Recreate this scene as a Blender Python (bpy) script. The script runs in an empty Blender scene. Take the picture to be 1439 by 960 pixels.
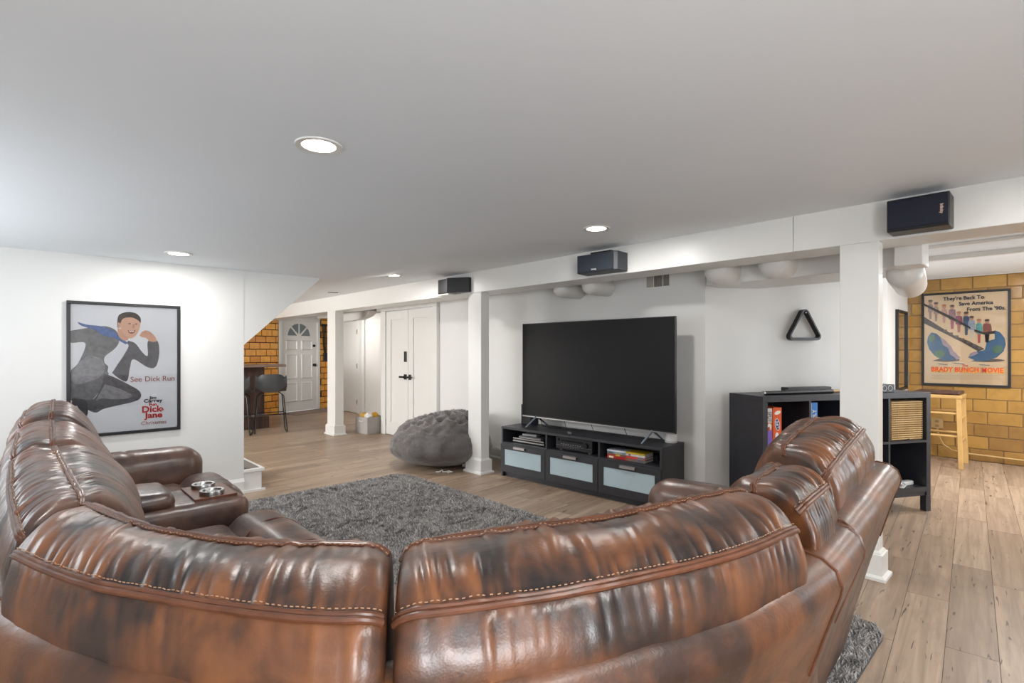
import bpy, math, random
import numpy as np
from mathutils import Vector, Matrix, noise
R = random.Random(7)
C = bpy.context.scene.collection
PI = math.pi

# ---------------------------------------------------------------- camera, world, light, exposure
CAMH = 1.33
YAW = math.radians(43.533)
cd = bpy.data.cameras.new('camera')
cam = bpy.data.objects.new('camera', cd); C.objects.link(cam)
cam.location = (0, 0, CAMH)
cam.rotation_euler = (PI/2, 0, -YAW)
cd.sensor_width = 36; cd.lens = 36*731/1439
cd.shift_y = 14/1439
cd.clip_start = 0.02
bpy.context.scene.camera = cam
bpy.context.scene.cycles.diffuse_bounces = 7
w = bpy.data.worlds.new('world'); bpy.context.scene.world = w; w.use_nodes = True
w.node_tree.nodes['Background'].inputs[0].default_value = (0.85, 0.92, 1.0, 1)
w.node_tree.nodes['Background'].inputs[1].default_value = 2.0
vs = bpy.context.scene.view_settings
vs.view_transform = 'Standard'; vs.look = 'None'; vs.gamma = 1; vs.use_curve_mapping = False
EXPOSURE = 0.40
vs.exposure = EXPOSURE

def area(name, loc, rot, sx, sy, power, col=(1, 1, 1), shape='RECTANGLE'):
    l = bpy.data.lights.new(name, 'AREA'); l.shape = shape; l.size = sx
    if shape == 'RECTANGLE': l.size_y = sy
    l.energy = power; l.color = col
    o = bpy.data.objects.new(name, l); C.objects.link(o); o.location = loc; o.rotation_euler = rot
    return o
# added lights at unseen windows; the daylight source is assumed
FILL1, FILL2, FILL3, FILL4 = 60, 12, 27, 125
area('added_window_light', (-.35, -1.66, 1.42), (PI/2, 0, 0), 1.0, 1.0, FILL1, (0.96, 0.98, 1.0))
area('added_window_light', (-0.96, 3.9, 1.45), (PI/2, 0, -PI/2), 1.8, 0.9, FILL2, (0.93, 0.97, 1.0))
area('added_window_light', (6.3, -1.66, 1.42), (PI/2, 0, 0), 2.0, 1.0, FILL3, (0.90, 0.95, 1.0))

area('added_window_light', (-0.96, 8.3, 1.45), (PI/2, 0, -PI/2), 2.6, 1.0, FILL4, (1.0, 0.97, 0.93))  # added to brighten the far end by the closet
# ---------------------------------------------------------------- helpers
def lin(c):
    return tuple((v/12.92 if v <= .04045 else ((v+.055)/1.055)**2.4) for v in c)
def hx(h):
    return lin(tuple(int(h[i:i+2], 16)/255 for i in (0, 2, 4)))
class NT:
    def __init__(s, name):
        s.m = bpy.data.materials.new(name); s.m.use_nodes = True
        s.t = s.m.node_tree; s.n = s.t.nodes; s.b = s.n['Principled BSDF']
    def node(s, typ, **kw):
        n = s.n.new(typ)
        for k, v in kw.items():
            if k.startswith('i_'):
                key = k[2:]; key = int(key) if key.isdigit() else key
                n.inputs[key].default_value = v
            else: setattr(n, k, v)
        return n
    def link(s, a, b): s.t.links.new(a, b)
    def ramp(s, fac, stops):
        r = s.node('ShaderNodeValToRGB'); e = r.color_ramp.elements
        while len(e) < len(stops): e.new(0.5)
        for el, (p, c) in zip(e, stops):
            el.position = p; el.color = (*c, 1) if len(c) == 3 else c
        s.link(fac, r.inputs[0]); return r.outputs[0]
    def coord(s, scale=(1, 1, 1), out='Object', rand=False):
        tc = s.node('ShaderNodeTexCoord'); mp = s.node('ShaderNodeMapping'); mp.inputs['Scale'].default_value = scale
        s.link(tc.outputs[out], mp.inputs[0])
        if rand:
            oi = s.node('ShaderNodeObjectInfo'); mu = s.node('ShaderNodeMath', operation='MULTIPLY'); mu.inputs[1].default_value = 37.0
            s.link(oi.outputs['Random'], mu.inputs[0]); s.link(mu.outputs[0], mp.inputs['Location'])
        return mp.outputs[0]
    def noise(s, vec, scale, detail=4, rough=.55, dist=0):
        n = s.node('ShaderNodeTexNoise'); n.inputs['Scale'].default_value = scale; n.inputs['Detail'].default_value = detail
        n.inputs['Roughness'].default_value = rough; n.inputs['Distortion'].default_value = dist
        s.link(vec, n.inputs['Vector']); return n.outputs['Fac']
    def mix(s, fac, a, b, mode='MIX'):
        n = s.node('ShaderNodeMix', data_type='RGBA', blend_type=mode)
        for sock, v in ((n.inputs[0], fac), (n.inputs[6], a), (n.inputs[7], b)):
            if hasattr(v, 'links'): s.link(v, sock)
            else: sock.default_value = v if not isinstance(v, tuple) else (*v, 1)
        return n.outputs[2]
    def bump(s, h, strength=.3, dist=.01):
        n = s.node('ShaderNodeBump'); n.inputs['Strength'].default_value = strength; n.inputs['Distance'].default_value = dist
        s.link(h, n.inputs['Height']); s.link(n.outputs[0], s.b.inputs['Normal'])
def mat(name, col, rough=.5, metal=0, var=.06, scale=6, bump=0, spec=.5, emit=None, es=0, trans=0, alpha=1, rand=0):
    t = NT(name); c = hx(col) if isinstance(col, str) else col
    v = t.coord()
    f = t.noise(v, scale)
    a = tuple(x*(1-var) for x in c); b = tuple(min(1, x*(1+var)) for x in c)
    o = t.ramp(f, [(.3, a), (.7, b)])
    if rand:
        oi = t.node('ShaderNodeObjectInfo')
        o = t.mix(1.0, o, t.ramp(oi.outputs['Random'], [(0, (1-rand,)*3), (1, (1, 1, 1))]), 'MULTIPLY')
    t.link(o, t.b.inputs['Base Color'])
    t.b.inputs['Roughness'].default_value = rough; t.b.inputs['Metallic'].default_value = metal
    t.b.inputs['Specular IOR Level'].default_value = spec
    if trans: t.b.inputs['Transmission Weight'].default_value = trans
    if alpha < 1: t.b.inputs['Alpha'].default_value = alpha
    if bump: t.bump(t.noise(v, scale*8), bump, .004)
    if emit: t.b.inputs['Emission Color'].default_value = (*emit, 1); t.b.inputs['Emission Strength'].default_value = es
    return t.m

class MB:
    def __init__(s): s.v = []; s.f = []; s.mi = []; s.cur = 0
    def add(s, vs, fs, M=None):
        o = len(s.v)
        s.v += [tuple(M @ Vector(p)) for p in vs] if M is not None else [tuple(p) for p in vs]
        s.f += [tuple(i+o for i in f) for f in fs]; s.mi += [s.cur]*len(fs); return s
    def box(s, x0, x1, y0, y1, z0, z1, M=None):
        v = [(x, y, z) for z in (z0, z1) for y in (y0, y1) for x in (x0, x1)]
        return s.add(v, [(0, 2, 3, 1), (4, 5, 7, 6), (0, 1, 5, 4), (2, 6, 7, 3), (0, 4, 6, 2), (1, 3, 7, 5)], M)
    def prism(s, poly, a, b, axis='z', M=None):
        """poly in the two other axes; extruded a..b"""
        def P(p, h): return {'z': (p[0], p[1], h), 'y': (p[0], h, p[1]), 'x': (h, p[0], p[1])}[axis]
        n = len(poly); v = [P(p, a) for p in poly]+[P(p, b) for p in poly]
        return s.add(v, [tuple(range(n))[::-1], tuple(range(n, 2*n))]+[(i, (i+1) % n, n+(i+1) % n, n+i) for i in range(n)], M)
    def rings(s, rings, closed=True, cap=True, M=None):
        n = len(rings[0]); v = [p for r in rings for p in r]; f = []
        for i in range(len(rings)-1):
            for j in range(n if closed else n-1):
                k = (j+1) % n; f.append((i*n+j, i*n+k, (i+1)*n+k, (i+1)*n+j))
        if cap: f.append(tuple(range(n))[::-1]); f.append(tuple((len(rings)-1)*n+j for j in range(n)))
        return s.add(v, f, M)
    def lathe(s, prof, n=24, c=(0, 0, 0), M=None):
        return s.rings([[(c[0]+r*math.cos(2*PI*j/n), c[1]+r*math.sin(2*PI*j/n), c[2]+z) for j in range(n)] for r, z in prof], M=M)
    def cyl(s, p0, p1, r, n=12): return s.tube([p0, p1], r, n)
    def tube(s, pts, r, n=8, cap=True, M=None):
        pts = [Vector(p) for p in pts]; rings = []; up = Vector((0, 0, 1)); prev = None
        for i, p in enumerate(pts):
            t = (pts[min(i+1, len(pts)-1)]-pts[max(i-1, 0)]).normalized()
            if prev is None:
                a = t.cross(up) if abs(t.dot(up)) < .95 else t.cross(Vector((1, 0, 0)))
            else: a = prev-t*prev.dot(t)
            a.normalize(); b = t.cross(a); prev = a; rr = r[i] if isinstance(r, (list, tuple)) else r
            rings.append([tuple(p+a*rr*math.cos(2*PI*j/n)+b*rr*math.sin(2*PI*j/n)) for j in range(n)])
        return s.rings(rings, cap=cap, M=M)
    def build(s, name, m, parent=None, smooth=False, bevel=0, label=None, kind=None, sub=0, off=None, ang=40):
        me = bpy.data.meshes.new(name)
        v = s.v if off is None else [(a-off[0], b-off[1], c-off[2]) for a, b, c in s.v]
        me.from_pydata(v, [], s.f); me.update()
        for x in (m if isinstance(m, (list, tuple)) else [m]): me.materials.append(x)
        if any(s.mi): me.polygons.foreach_set('material_index', s.mi)
        fixn(me)
        if smooth: shade(me, ang)
        o = bpy.data.objects.new(name, me); C.objects.link(o)
        if parent: o.parent = parent
        if bevel:
            b = o.modifiers.new('bevel', 'BEVEL'); b.width = bevel; b.segments = 2; b.limit_method = 'ANGLE'; b.angle_limit = .6
        if sub:
            b = o.modifiers.new('sub', 'SUBSURF'); b.levels = sub; b.render_levels = sub
        if label: o['label'] = label
        if kind: o['kind'] = kind
        return o
def fixn(me):
    import bmesh
    bm = bmesh.new(); bm.from_mesh(me); bmesh.ops.recalc_face_normals(bm, faces=bm.faces); bm.to_mesh(me); bm.free()
def shade(me, ang=40):
    me.polygons.foreach_set('use_smooth', [True]*len(me.polygons))
    if ang and ang < 170:
        try: me.set_sharp_from_angle(angle=math.radians(ang))
        except Exception: pass
def thing(name, label, cat, loc=(0, 0, 0), rotz=0, group=None):
    o = bpy.data.objects.new(name, None); C.objects.link(o); o.empty_display_size = .1
    o.location = loc; o.rotation_euler = (0, 0, rotz); o['label'] = label; o['category'] = cat
    if group: o['group'] = group
    return o
def tag(o, label, cat, group=None):
    o['label'] = label; o['category'] = cat
    if group: o['group'] = group
    return o
def dup(root, loc, rotz=None, label=None):
    def cp(o, par):
        c = o.copy(); C.objects.link(c)
        if par: c.parent = par
        for ch in [x for x in C.objects if x.parent == o]: cp(ch, c)
        return c
    r = cp(root, None); r.location = loc
    if rotz is not None: r.rotation_euler = (0, 0, rotz)
    if label: r['label'] = label
    return r
def struct(mb, name, m, **k): return mb.build(name, m, kind='structure', **k)
def face(loc, yaw): return Matrix.Translation(loc) @ Matrix.Rotation(yaw, 4, 'Z') @ Matrix.Rotation(PI/2, 4, 'X')
def text(body, size, M, m, parent, name='lettering', sx=1, align='CENTER', ext=.0006, label=None, bold=0):
    cu = bpy.data.curves.new('t', 'FONT'); cu.body = body; cu.size = size; cu.extrude = ext; cu.align_x = align; cu.align_y = 'CENTER'; cu.offset = bold; cu.resolution_u = 3
    o = bpy.data.objects.new('t', cu); C.objects.link(o)
    bpy.context.view_layer.update()
    me = bpy.data.meshes.new_from_object(o.evaluated_get(bpy.context.evaluated_depsgraph_get()))
    bpy.data.objects.remove(o)
    me.transform(M @ Matrix.Diagonal((sx, 1, 1, 1))); me.materials.clear(); me.materials.append(m); me.name = name
    q = bpy.data.objects.new(name, me); C.objects.link(q); q.parent = parent
    if label: q['label'] = label
    return q
def sm(a, b, x):
    t = min(1, max(0, (x-a)/(b-a))); return t*t*(3-2*t)
def ceil_z(x, y): return 2.205-.115*(1-sm(2.3, 3.3, x))*sm(2.2, 5.0, y)
def catmull(pts, n):
    P = np.array(pts, float); k = len(P)
    if k == 2:
        t = np.linspace(0, 1, n)[:, None]; return P[0]*(1-t)+P[1]*t
    E = np.vstack([2*P[0]-P[1], P, 2*P[-1]-P[-2]]); L = np.r_[0, np.cumsum(np.linalg.norm(np.diff(P, axis=0), axis=1))]
    out = []
    for u in np.linspace(0, L[-1], n):
        i = min(max(np.searchsorted(L, u, 'right')-1, 0), k-2); t = (u-L[i])/(L[i+1]-L[i])
        a, b, c, d = E[i:i+4]
        out.append(.5*((2*b)+(c-a)*t+(2*a-5*b+4*c-d)*t*t+(3*b-a-3*c+d)*t**3))
    return np.array(out)

# ---------------------------------------------------------------- materials
M_wall = mat('wall_paint', 'd8d8d6', .6, var=.012, scale=2)
M_ceil = mat('ceiling_paint', 'eaf0f5', .7, var=.01, scale=1.5)
M_trim = mat('trim_paint', 'dededb', .35, var=.01)
M_black = mat('black_wood', '2b2c31', .45, var=.12, scale=12)
M_blackplastic = mat('black_plastic', '17181b', .4)
M_dark = mat('dark_metal', '1b1b1d', .4, metal=.3)
M_steel = mat('brushed_steel', 'b8b8b8', .28, metal=1)
M_white = mat('white_plastic', 'e4e4e2', .35)
def plank_mat():
    t = NT('plank_vinyl'); v = t.coord(rand=True)
    oi = t.node('ShaderNodeObjectInfo')
    base = t.ramp(oi.outputs['Random'], [(0, hx('94806d')), (.35, hx('a18b77')), (.65, hx('ac9782')), (1, hx('9a8571'))])
    st = t.coord((1.2, 26, 1), rand=True); g = t.noise(st, 1.0, 6, .65, .6)
    c = t.mix(t.ramp(g, [(.35, (0, 0, 0)), (.7, (1, 1, 1))]), t.mix(1, base, (.74, .73, .72), 'MULTIPLY'), t.mix(1, base, (1.2, 1.2, 1.2), 'MULTIPLY'))
    bl = t.noise(t.coord((2.2, 6, 1), rand=True), 1.6, 4, .6, .3)
    c = t.mix(t.ramp(bl, [(.5, (0, 0, 0)), (.75, (.55, .55, .55))]), c, hx('7d6a5b'))
    cr = t.noise(t.coord((4.5, 42, 1), rand=True), 1.0, 2, .5, .9)
    k = t.ramp(cr, [(.675, (0, 0, 0)), (.71, (.9, .9, .9))])
    c = t.mix(k, c, hx('46392f'))
    t.link(c, t.b.inputs['Base Color']); t.b.inputs['Roughness'].default_value = .38
    t.b.inputs['Specular IOR Level'].default_value = .4
    t.bump(g, .12, .003)
    return t.m
M_plank = plank_mat()
M_joint = mat('floor_joint', '54483d', .8)
def brick_mat(name, a, b, c, rough, bl=.25):
    t = NT(name); oi = t.node('ShaderNodeObjectInfo')
    base = t.ramp(oi.outputs['Random'], [(0, hx(a)), (.4, hx(b)), (.75, hx(c)), (1, hx(b))])
    v = t.coord(rand=True)
    f = t.noise(v, 9, 5, .65)
    col = t.mix(t.ramp(f, [(.45, (0, 0, 0)), (.8, (bl*2,)*3)]), base, tuple(x*.5 for x in hx(a)))
    t.link(col, t.b.inputs['Base Color']); t.b.inputs['Roughness'].default_value = rough
    t.bump(t.noise(v, 14, 2), .25, .004)
    return t.m
M_brick = brick_mat('glazed_tile', '94703f', 'a98145', 'b48d4a', .2)
M_brick2 = brick_mat('amber_tile', 'd98f38', 'eba544', 'f2b24c', .25, .2)
M_mortar = mat('mortar', '9b8468', .9)
M_mortar2 = mat('dark_mortar', '44301f', .9)
def leather(name='leather', L=None):
    L0, L1, L2, L3 = L
    t = NT(name); v = t.coord()
    big = t.noise(v, 4.2, 4, .6, .7); mid = t.noise(v, 13, 5, .6, .4)
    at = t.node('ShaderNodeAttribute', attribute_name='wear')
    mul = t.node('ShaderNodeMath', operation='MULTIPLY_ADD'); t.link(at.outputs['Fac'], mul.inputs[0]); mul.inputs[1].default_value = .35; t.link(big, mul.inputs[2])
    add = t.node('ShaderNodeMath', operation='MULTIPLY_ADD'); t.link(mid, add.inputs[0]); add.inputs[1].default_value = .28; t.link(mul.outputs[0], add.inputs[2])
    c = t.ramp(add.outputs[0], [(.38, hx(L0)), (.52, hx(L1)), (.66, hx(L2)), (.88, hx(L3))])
    t.link(c, t.b.inputs['Base Color'])
    r = t.ramp(mid, [(.3, (.30,)*3), (.75, (.46,)*3)]); t.link(r, t.b.inputs['Roughness'])
    t.b.inputs['Specular IOR Level'].default_value = .6
    t.b.inputs['Coat Weight'].default_value = .12; t.b.inputs['Coat Roughness'].default_value = .25
    vo = t.node('ShaderNodeTexVoronoi'); vo.inputs['Scale'].default_value = 260; t.link(v, vo.inputs['Vector'])
    ad = t.node('ShaderNodeMath', operation='MULTIPLY_ADD'); t.link(vo.outputs['Distance'], ad.inputs[0]); ad.inputs[1].default_value = .12
    t.link(t.noise(v, 30, 3), ad.inputs[2]); t.bump(ad.outputs[0], .22, .006)
    return t.m
L0, L1, L2, L3 = '2f241f', '54372a', '7a4827', '9a6239'
M_leather = leather('leather', ('211a18', '3a271f', '5a3620', '7a4b2b'))
M_leather2 = leather('leather_dark_seat', ('2a2220', '43302a', '573f33', '6c4f40'))  # darker, greyer brown for seats, arms and consoles
M_leather3 = leather('leather_greyer_back', ('2b2320', '46322a', '5e4032', '775140'))  # in-between grey-brown for the left wing backs
M_piping = mat('leather_piping', '5d3826', .35, var=.3, scale=20)
M_thread = mat('tan_thread', 'a27c60', .7)
M_rugbase = mat('rug_backing', '55565a', .95)
def rugm():
    t = NT('shag_fibre'); at = t.node('ShaderNodeAttribute', attribute_name='tone')
    c = t.ramp(at.outputs['Fac'], [(0, hx('636262')), (.5, hx('a19e9c')), (1, hx('dad6d2'))])
    t.link(c, t.b.inputs['Base Color']); t.b.inputs['Roughness'].default_value = .8
    return t.m
M_rug = rugm()

# ---------------------------------------------------------------- the room
VP = math.radians(5.0)
FLOORX = (-1.0, 8.45); FLOORY = (-1.7, 12.3)
fl = struct(MB().box(-1.05, 8.6, -1.8, 12.5, -.06, -.0025), 'floor', M_joint)
# planks
def proj(X, Y, Z):
    fx, fy = math.sin(YAW), math.cos(YAW); d = X*fx+Y*fy
    if d < .15: return None
    return 719.5+731*(X*fy-Y*fx)/d, 494-731*(Z-CAMH)/d, d
def hidden(X, Y):
    # behind solid walls or under the sofa, as seen from the room
    if Y > 5.28:
        s = 5.28/Y
        if X*s < 1.545: return True
    if X > 4.33 and Y/X*4.33 > 2.12 and Y/X*4.33 < 7.6: return True
    if X > 8.45: return True
    if X < .95 and Y < 3.8 : return True
    if Y < .95 and X < 2.3 : return True
    if X+Y < 2.4: return True
    return False
PW, PL = .18, 1.22
cV, sV = math.cos(VP), math.sin(VP)
cand = []
for r in range(-30, 90):
    for q in range(-4, 12):
        u = q*PL+(r*.37 % 1)*PL+(.11*(r % 3)); vv = r*PW
        x, y = u*cV-vv*sV, u*sV+vv*cV
        if not (FLOORX[0] < x+.6 and x < FLOORX[1]+.6 and FLOORY[0] < y < FLOORY[1]): continue
        area_ = 0
        for k in range(7):
            a = -.5*PL+PL*k/6; X, Y = x+a*cV, y+a*sV
            p = proj(X, Y, 0)
            if p and -10 < p[0] < 1450 and p[1] < 970 and not hidden(X, Y): area_ += 1/p[2]**3
        cand.append((area_, x, y))
cand.sort(reverse=True)
pm = MB().box(-PL/2+.0012, PL/2-.0012, -PW/2+.001, PW/2-.001, -.0028, 0)
first = None; rest = MB(); npl = 0
for a, x, y in cand:
    if a > 0 and npl < 298:
        if first is None: first = pm.build('plank', M_plank, fl, bevel=0); me = first.data; o = first
        else: o = bpy.data.objects.new('plank', me); C.objects.link(o); o.parent = fl
        o.location = (x, y, 0); o.rotation_euler = (0, 0, VP); npl += 1
    else:
        MM = Matrix.Translation((x, y, 0)) @ Matrix.Rotation(VP, 4, 'Z')
        if -1.0 < x < 8.95: rest.box(-PL/2+.0012, PL/2-.0012, -PW/2+.001, PW/2-.001, -.0028, 0, MM)
rest.build('plank_field', M_plank, fl, kind='stuff')
print('planks', npl, len(cand))

# ceiling: gently sagging plaster
mb = MB(); nx, ny = 40, 60
xs = np.linspace(-1.05, 3.7, nx); ys = np.linspace(-1.8, 12.5, ny)
top = [(x, y, ceil_z(x, y)) for y in ys for x in xs]
fs = [(j*nx+i, j*nx+i+1, (j+1)*nx+i+1, (j+1)*nx+i) for j in range(ny-1) for i in range(nx-1)]
n0 = len(top); mb.add(top+[(x, y, 2.30) for x, y, z in top], fs+[tuple(k+n0 for k in f[::-1]) for f in fs])
c1 = struct(mb, 'ceiling', M_ceil, smooth=True, ang=0)
m2 = MB().box(3.66, 5.4, -1.8, 12.5, 2.20, 2.3)
struct(m2, 'ceiling', M_ceil)
struct(MB().box(3.98, 5.4, -1.8, 1.05, 2.10, 2.2), 'ceiling', M_ceil, bevel=.004)
struct(MB().box(5.4, 8.6, -1.8, 1.6, 2.25, 2.35), 'ceiling', M_ceil)
struct(MB().box(5.36, 5.42, -1.7, 1.37, 2.065, 2.25).box(4.8, 4.84, -1.7, 1.05, 2.08, 2.10), 'trim_8', M_trim, bevel=.004)
# walls
struct(MB().box(-1.1, 1.54, 5.28, 5.40, 0, 2.3), 'wall_left', M_wall)
struct(MB().prism([(1.54, 1.39), (2.282, 2.09), (2.282, 2.3), (1.54, 2.3)], 5.285, 6.2, 'y'), 'wall_stairs', M_wall)
struct(MB().box(-1.1, -1.0, -1.8, 3.0, 0, 2.3).box(-1.1, -1.0, 4.8, 5.4, 0, 2.3).box(-1.1, -1.0, 3.0, 4.8, 0, 1.0).box(-1.1, -1.0, 3.0, 4.8, 1.9, 2.3), 'wall_side', M_wall)
struct(MB().box(-1.1, -.85, -1.8, -1.7, 0, 2.3).box(.15, 5.3, -1.8, -1.7, 0, 2.3).box(7.3, 8.6, -1.8, -1.7, 0, 2.4)
       .box(-.85, .15, -1.8, -1.7, 0, .92).box(-.85, .15, -1.8, -1.7, 1.92, 2.3).box(5.3, 7.3, -1.8, -1.7, 0, .92).box(5.3, 7.3, -1.8, -1.7, 1.92, 2.4), 'wall_front', M_wall)
for k, (a, b, zz) in enumerate(((-.85, .15, .92), (5.3, 7.3, .92))):
    wf = MB()
    for x in (a, (a+b)/2-.02, b-.04): wf.box(x, x+.04, -1.78, -1.72, zz, zz+1)
    wf.box(a, b, -1.78, -1.72, zz, zz+.04).box(a, b, -1.78, -1.72, zz+.96, zz+1)
    struct(wf, 'added_window_%d' % (k+1), M_trim)  # added windows out of view, frames for the assumed daylight
wf = MB()
for y in (3.0, 3.88, 4.76): wf.box(-1.08, -1.02, y, y+.04, 1.0, 1.9)
wf.box(-1.08, -1.02, 3.0, 4.8, 1.0, 1.04).box(-1.08, -1.02, 3.0, 4.8, 1.86, 1.9)
struct(wf, 'added_window_3', M_trim)  # unseen side window, added for its light
struct(MB().box(-1.1, -1.0, 5.4, 7.0, 0, 2.3).box(-1.1, -1.0, 9.6, 12.5, 0, 2.3).box(-1.1, -1.0, 7.0, 9.6, 0, .95).box(-1.1, -1.0, 7.0, 9.6, 1.95, 2.3), 'wall_side', M_wall)
wf = MB().box(-1.08, -1.02, 7.0, 9.6, .95, .99).box(-1.08, -1.02, 7.0, 9.6, 1.91, 1.95)
for y in (7.0, 8.28, 9.56): wf.box(-1.08, -1.02, y, y+.04, .95, 1.95)
struct(wf, 'added_window_4', M_trim)  # unseen window added to light the closet wall and floor
struct(MB().box(4.33, 4.43, 2.12, 6.05, 0, 2.2), 'wall_back', M_wall)
struct(MB().box(4.33, 4.43, 6.05, 7.54, 2.02, 2.2).box(4.33, 4.43, 7.54, 7.62, 0, 2.2), 'wall_back', M_wall)
struct(MB().box(4.33, 5.4, 7.62, 7.7, 0, 2.2), 'wall_return', M_wall)
# canted wall behind the cube shelf
struct(MB().prism([(4.33, 2.12), (5.85, 1.10), (5.95, 1.37), (5.95, 1.47), (4.43, 2.3)], 0, 2.2), 'wall_canted', M_wall)
struct(MB().box(5.95, 8.6, 1.37, 1.47, 0, 2.3), 'wall_mirror', M_wall)
struct(MB().box(5.3, 5.4, 7.7, 12.3, 0, 2.2), 'wall_hall', M_wall)
# brick wall (right)
bw = struct(MB().box(8.45, 8.6, -1.8, 1.37, 0, 2.3), 'wall_right', M_mortar)
bh, bl_ = .1497, .305
def brickrow(parent, m, n_rows, h, L, a0, a1, put, depth=.012, skip=None, joint=.004):
    cache = {}
    for r in range(n_rows):
        s = a0-(L/2 if r % 2 else 0)+(r*.07 % .05)
        while s < a1:
            u0, u1 = max(s, a0), min(s+L, a1)
            if u1-u0 > .03 and not (skip and skip((u0+u1)/2, (r+.5)*h)):
                key = round(u1-u0, 3)
                if key not in cache:
                    q = MB(); hw = (u1-u0)/2-joint; hh = h/2-joint; e = .004
                    q.rings([[(-hw, .006, -hh), (hw, .006, -hh), (hw, .006, hh), (-hw, .006, hh)],
                             [(-hw, -depth+e, -hh), (hw, -depth+e, -hh), (hw, -depth+e, hh), (-hw, -depth+e, hh)],
                             [(-hw+e, -depth, -hh+e), (hw-e, -depth, -hh+e), (hw-e, -depth, hh-e), (-hw+e, -depth, hh-e)]])
                    o = q.build('brick', m, parent); cache[key] = o.data
                else:
                    o = bpy.data.objects.new('brick', cache[key]); C.objects.link(o); o.parent = parent
                put(o, (u0+u1)/2, (r+.5)*h)
            s += L
def put_right(o, s, z):
    o.location = (8.45+R.uniform(-.002, .001), -s, z); o.rotation_euler = (0, 0, -PI/2)
brickrow(bw, M_brick, 15, bh, bl_, -1.37, 1.0, put_right)
struct(MB().box(8.40, 8.45, -1.8, 1.37, 2.245, 2.27), 'trim_9', M_trim)
# far entry wall, turned 17 degrees
EA = math.radians(17.3); E0 = Vector((4.10, 11.52, 0)); ed = Vector((math.cos(EA), math.sin(EA), 0))
ew = struct(MB().box(-4.5, -.06, 0, .1, 0, 2.2).box(1.02, 1.6, 0, .1, 0, 2.2), 'wall_far', M_mortar2)
ew.location = E0; ew.rotation_euler = (0, 0, EA)
hd_ = struct(MB().box(-.07, 1.03, -.012, .1, 2.05, 2.2), 'wall_far', M_wall); hd_.location = E0; hd_.rotation_euler = (0, 0, EA)
def put_far(o, s, z): o.location = (s, -.0005+R.uniform(-.002, .001), z)
brickrow(ew, M_brick2, 16, .1375, .235, -2.85, -.07, put_far, joint=.008)
brickrow(ew, M_brick2, 16, .1375, .235, 1.03, 1.36, put_far, joint=.008)
# entry door
dr = MB(); dr.box(0, .96, .03, .07, .01, 2.0)
door = struct(dr, 'door_1', M_trim, bevel=.003); door.location = E0; door.rotation_euler = (0, 0, EA)
fr = MB().box(-.06, 0, -.02, .1, 0, 2.06).box(.96, 1.02, -.02, .1, 0, 2.06).box(0, .96, -.02, .1, 2.0, 2.06).build('door_frame', M_trim, door, bevel=.003)
for (a, b, z0, z1) in ((.13, .43, 1.36, 1.58), (.53, .83, 1.36, 1.58), (.13, .43, .72, 1.27), (.53, .83, .72, 1.27), (.13, .43, .22, .64), (.53, .83, .22, .64)):
    p = MB(); e = .03
    p.rings([[(a, .031, z0), (b, .031, z0), (b, .031, z1), (a, .031, z1)], [(a+.018, .006, z0+.018), (b-.018, .006, z0+.018), (b-.018, .006, z1-.018), (a+.018, .006, z1-.018)],
             [(a+e, .024, z0+e), (b-e, .024, z0+e), (b-e, .024, z1-e), (a+e, .024, z1-e)]])
    p.build('panel', M_trim, door)
M_pane = mat('fanlight_glass', '6f7a7c', .12)
for k in range(4):
    a0, a1 = PI-k*PI/4-.07, PI-(k+1)*PI/4+.07; cx, cz = .48, 1.66
    pts = [(cx+.06*math.cos((a0+a1)/2), cz+.06*math.sin((a0+a1)/2)+.0)]+[(cx+.29*math.cos(a0+(a1-a0)*j/8), cz+.29*math.sin(a0+(a1-a0)*j/8)) for j in range(9)]
    MB().prism(pts, .022, .034, 'y').build('pane', M_pane, door)
MB().lathe([(.001, 0), (.03, .0), (.03, .03), (.001, .03)], M=Matrix.Translation((.88, .03, 1.46)) @ Matrix.Rotation(PI/2, 4, 'X')).build('deadbolt', M_dark, door, smooth=True)
MB().lathe([(.001, 0), (.03, .0), (.02, .02), (.035, .05), (.001, .06)], M=Matrix.Translation((.88, .03, 1.02)) @ Matrix.Rotation(PI/2, 4, 'X')).build('door_knob', M_dark, door, smooth=True)
# closet double door in the back wall
cl = struct(MB().box(4.315, 4.345, 6.18, 6.815, .012, 1.96).box(4.315, 4.345, 6.825, 7.46, .012, 1.96), 'door_2', M_trim, bevel=.002)
MB().box(4.28, 4.36, 6.05, 6.17, 0, 1.975).box(4.28, 4.36, 7.47, 7.6, 0, 1.975).box(4.28, 4.36, 6.05, 7.6, 1.977, 2.07).build('door_frame', M_trim, cl, bevel=.004)
for y0, y1 in ((6.18, 6.815), (6.825, 7.46)):
    p = MB(); a, b, z0, z1 = y0, y1, .012, 1.96
    p.box(4.297, 4.316, a, a+.13, z0, z1).box(4.297, 4.316, b-.13, b, z0, z1).box(4.297, 4.316, a+.13, b-.13, z0, z0+.2).box(4.297, 4.316, a+.13, b-.13, z1-.13, z1)
    p.build('stile', M_trim, cl, bevel=.003)
for y, z in ((7.465, 1.8), (7.465, .2), (6.175, 1.75)):
    MB().cyl((4.298, y, z-.05), (4.298, y, z+.05), .008).build('hinge', M_steel, cl)
MB().box(4.28, 4.303, 6.85, 6.91, 1.17, 1.33).build('keypad', M_blackplastic, cl, bevel=.006)
k = MB().box(4.285, 4.303, 6.85, 6.92, .90, .98).box(4.285, 4.303, 6.73, 6.79, .90, .98)
k.cyl((4.25, 6.88, .94), (4.3, 6.88, .94), .012).cyl((4.25, 6.76, .94), (4.3, 6.76, .94), .012)
k.box(4.24, 4.262, 6.87, 6.99, .925, .955).box(4.24, 4.262, 6.66, 6.78, .925, .955).build('door_handle', M_blackplastic, cl, bevel=.004)
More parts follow.
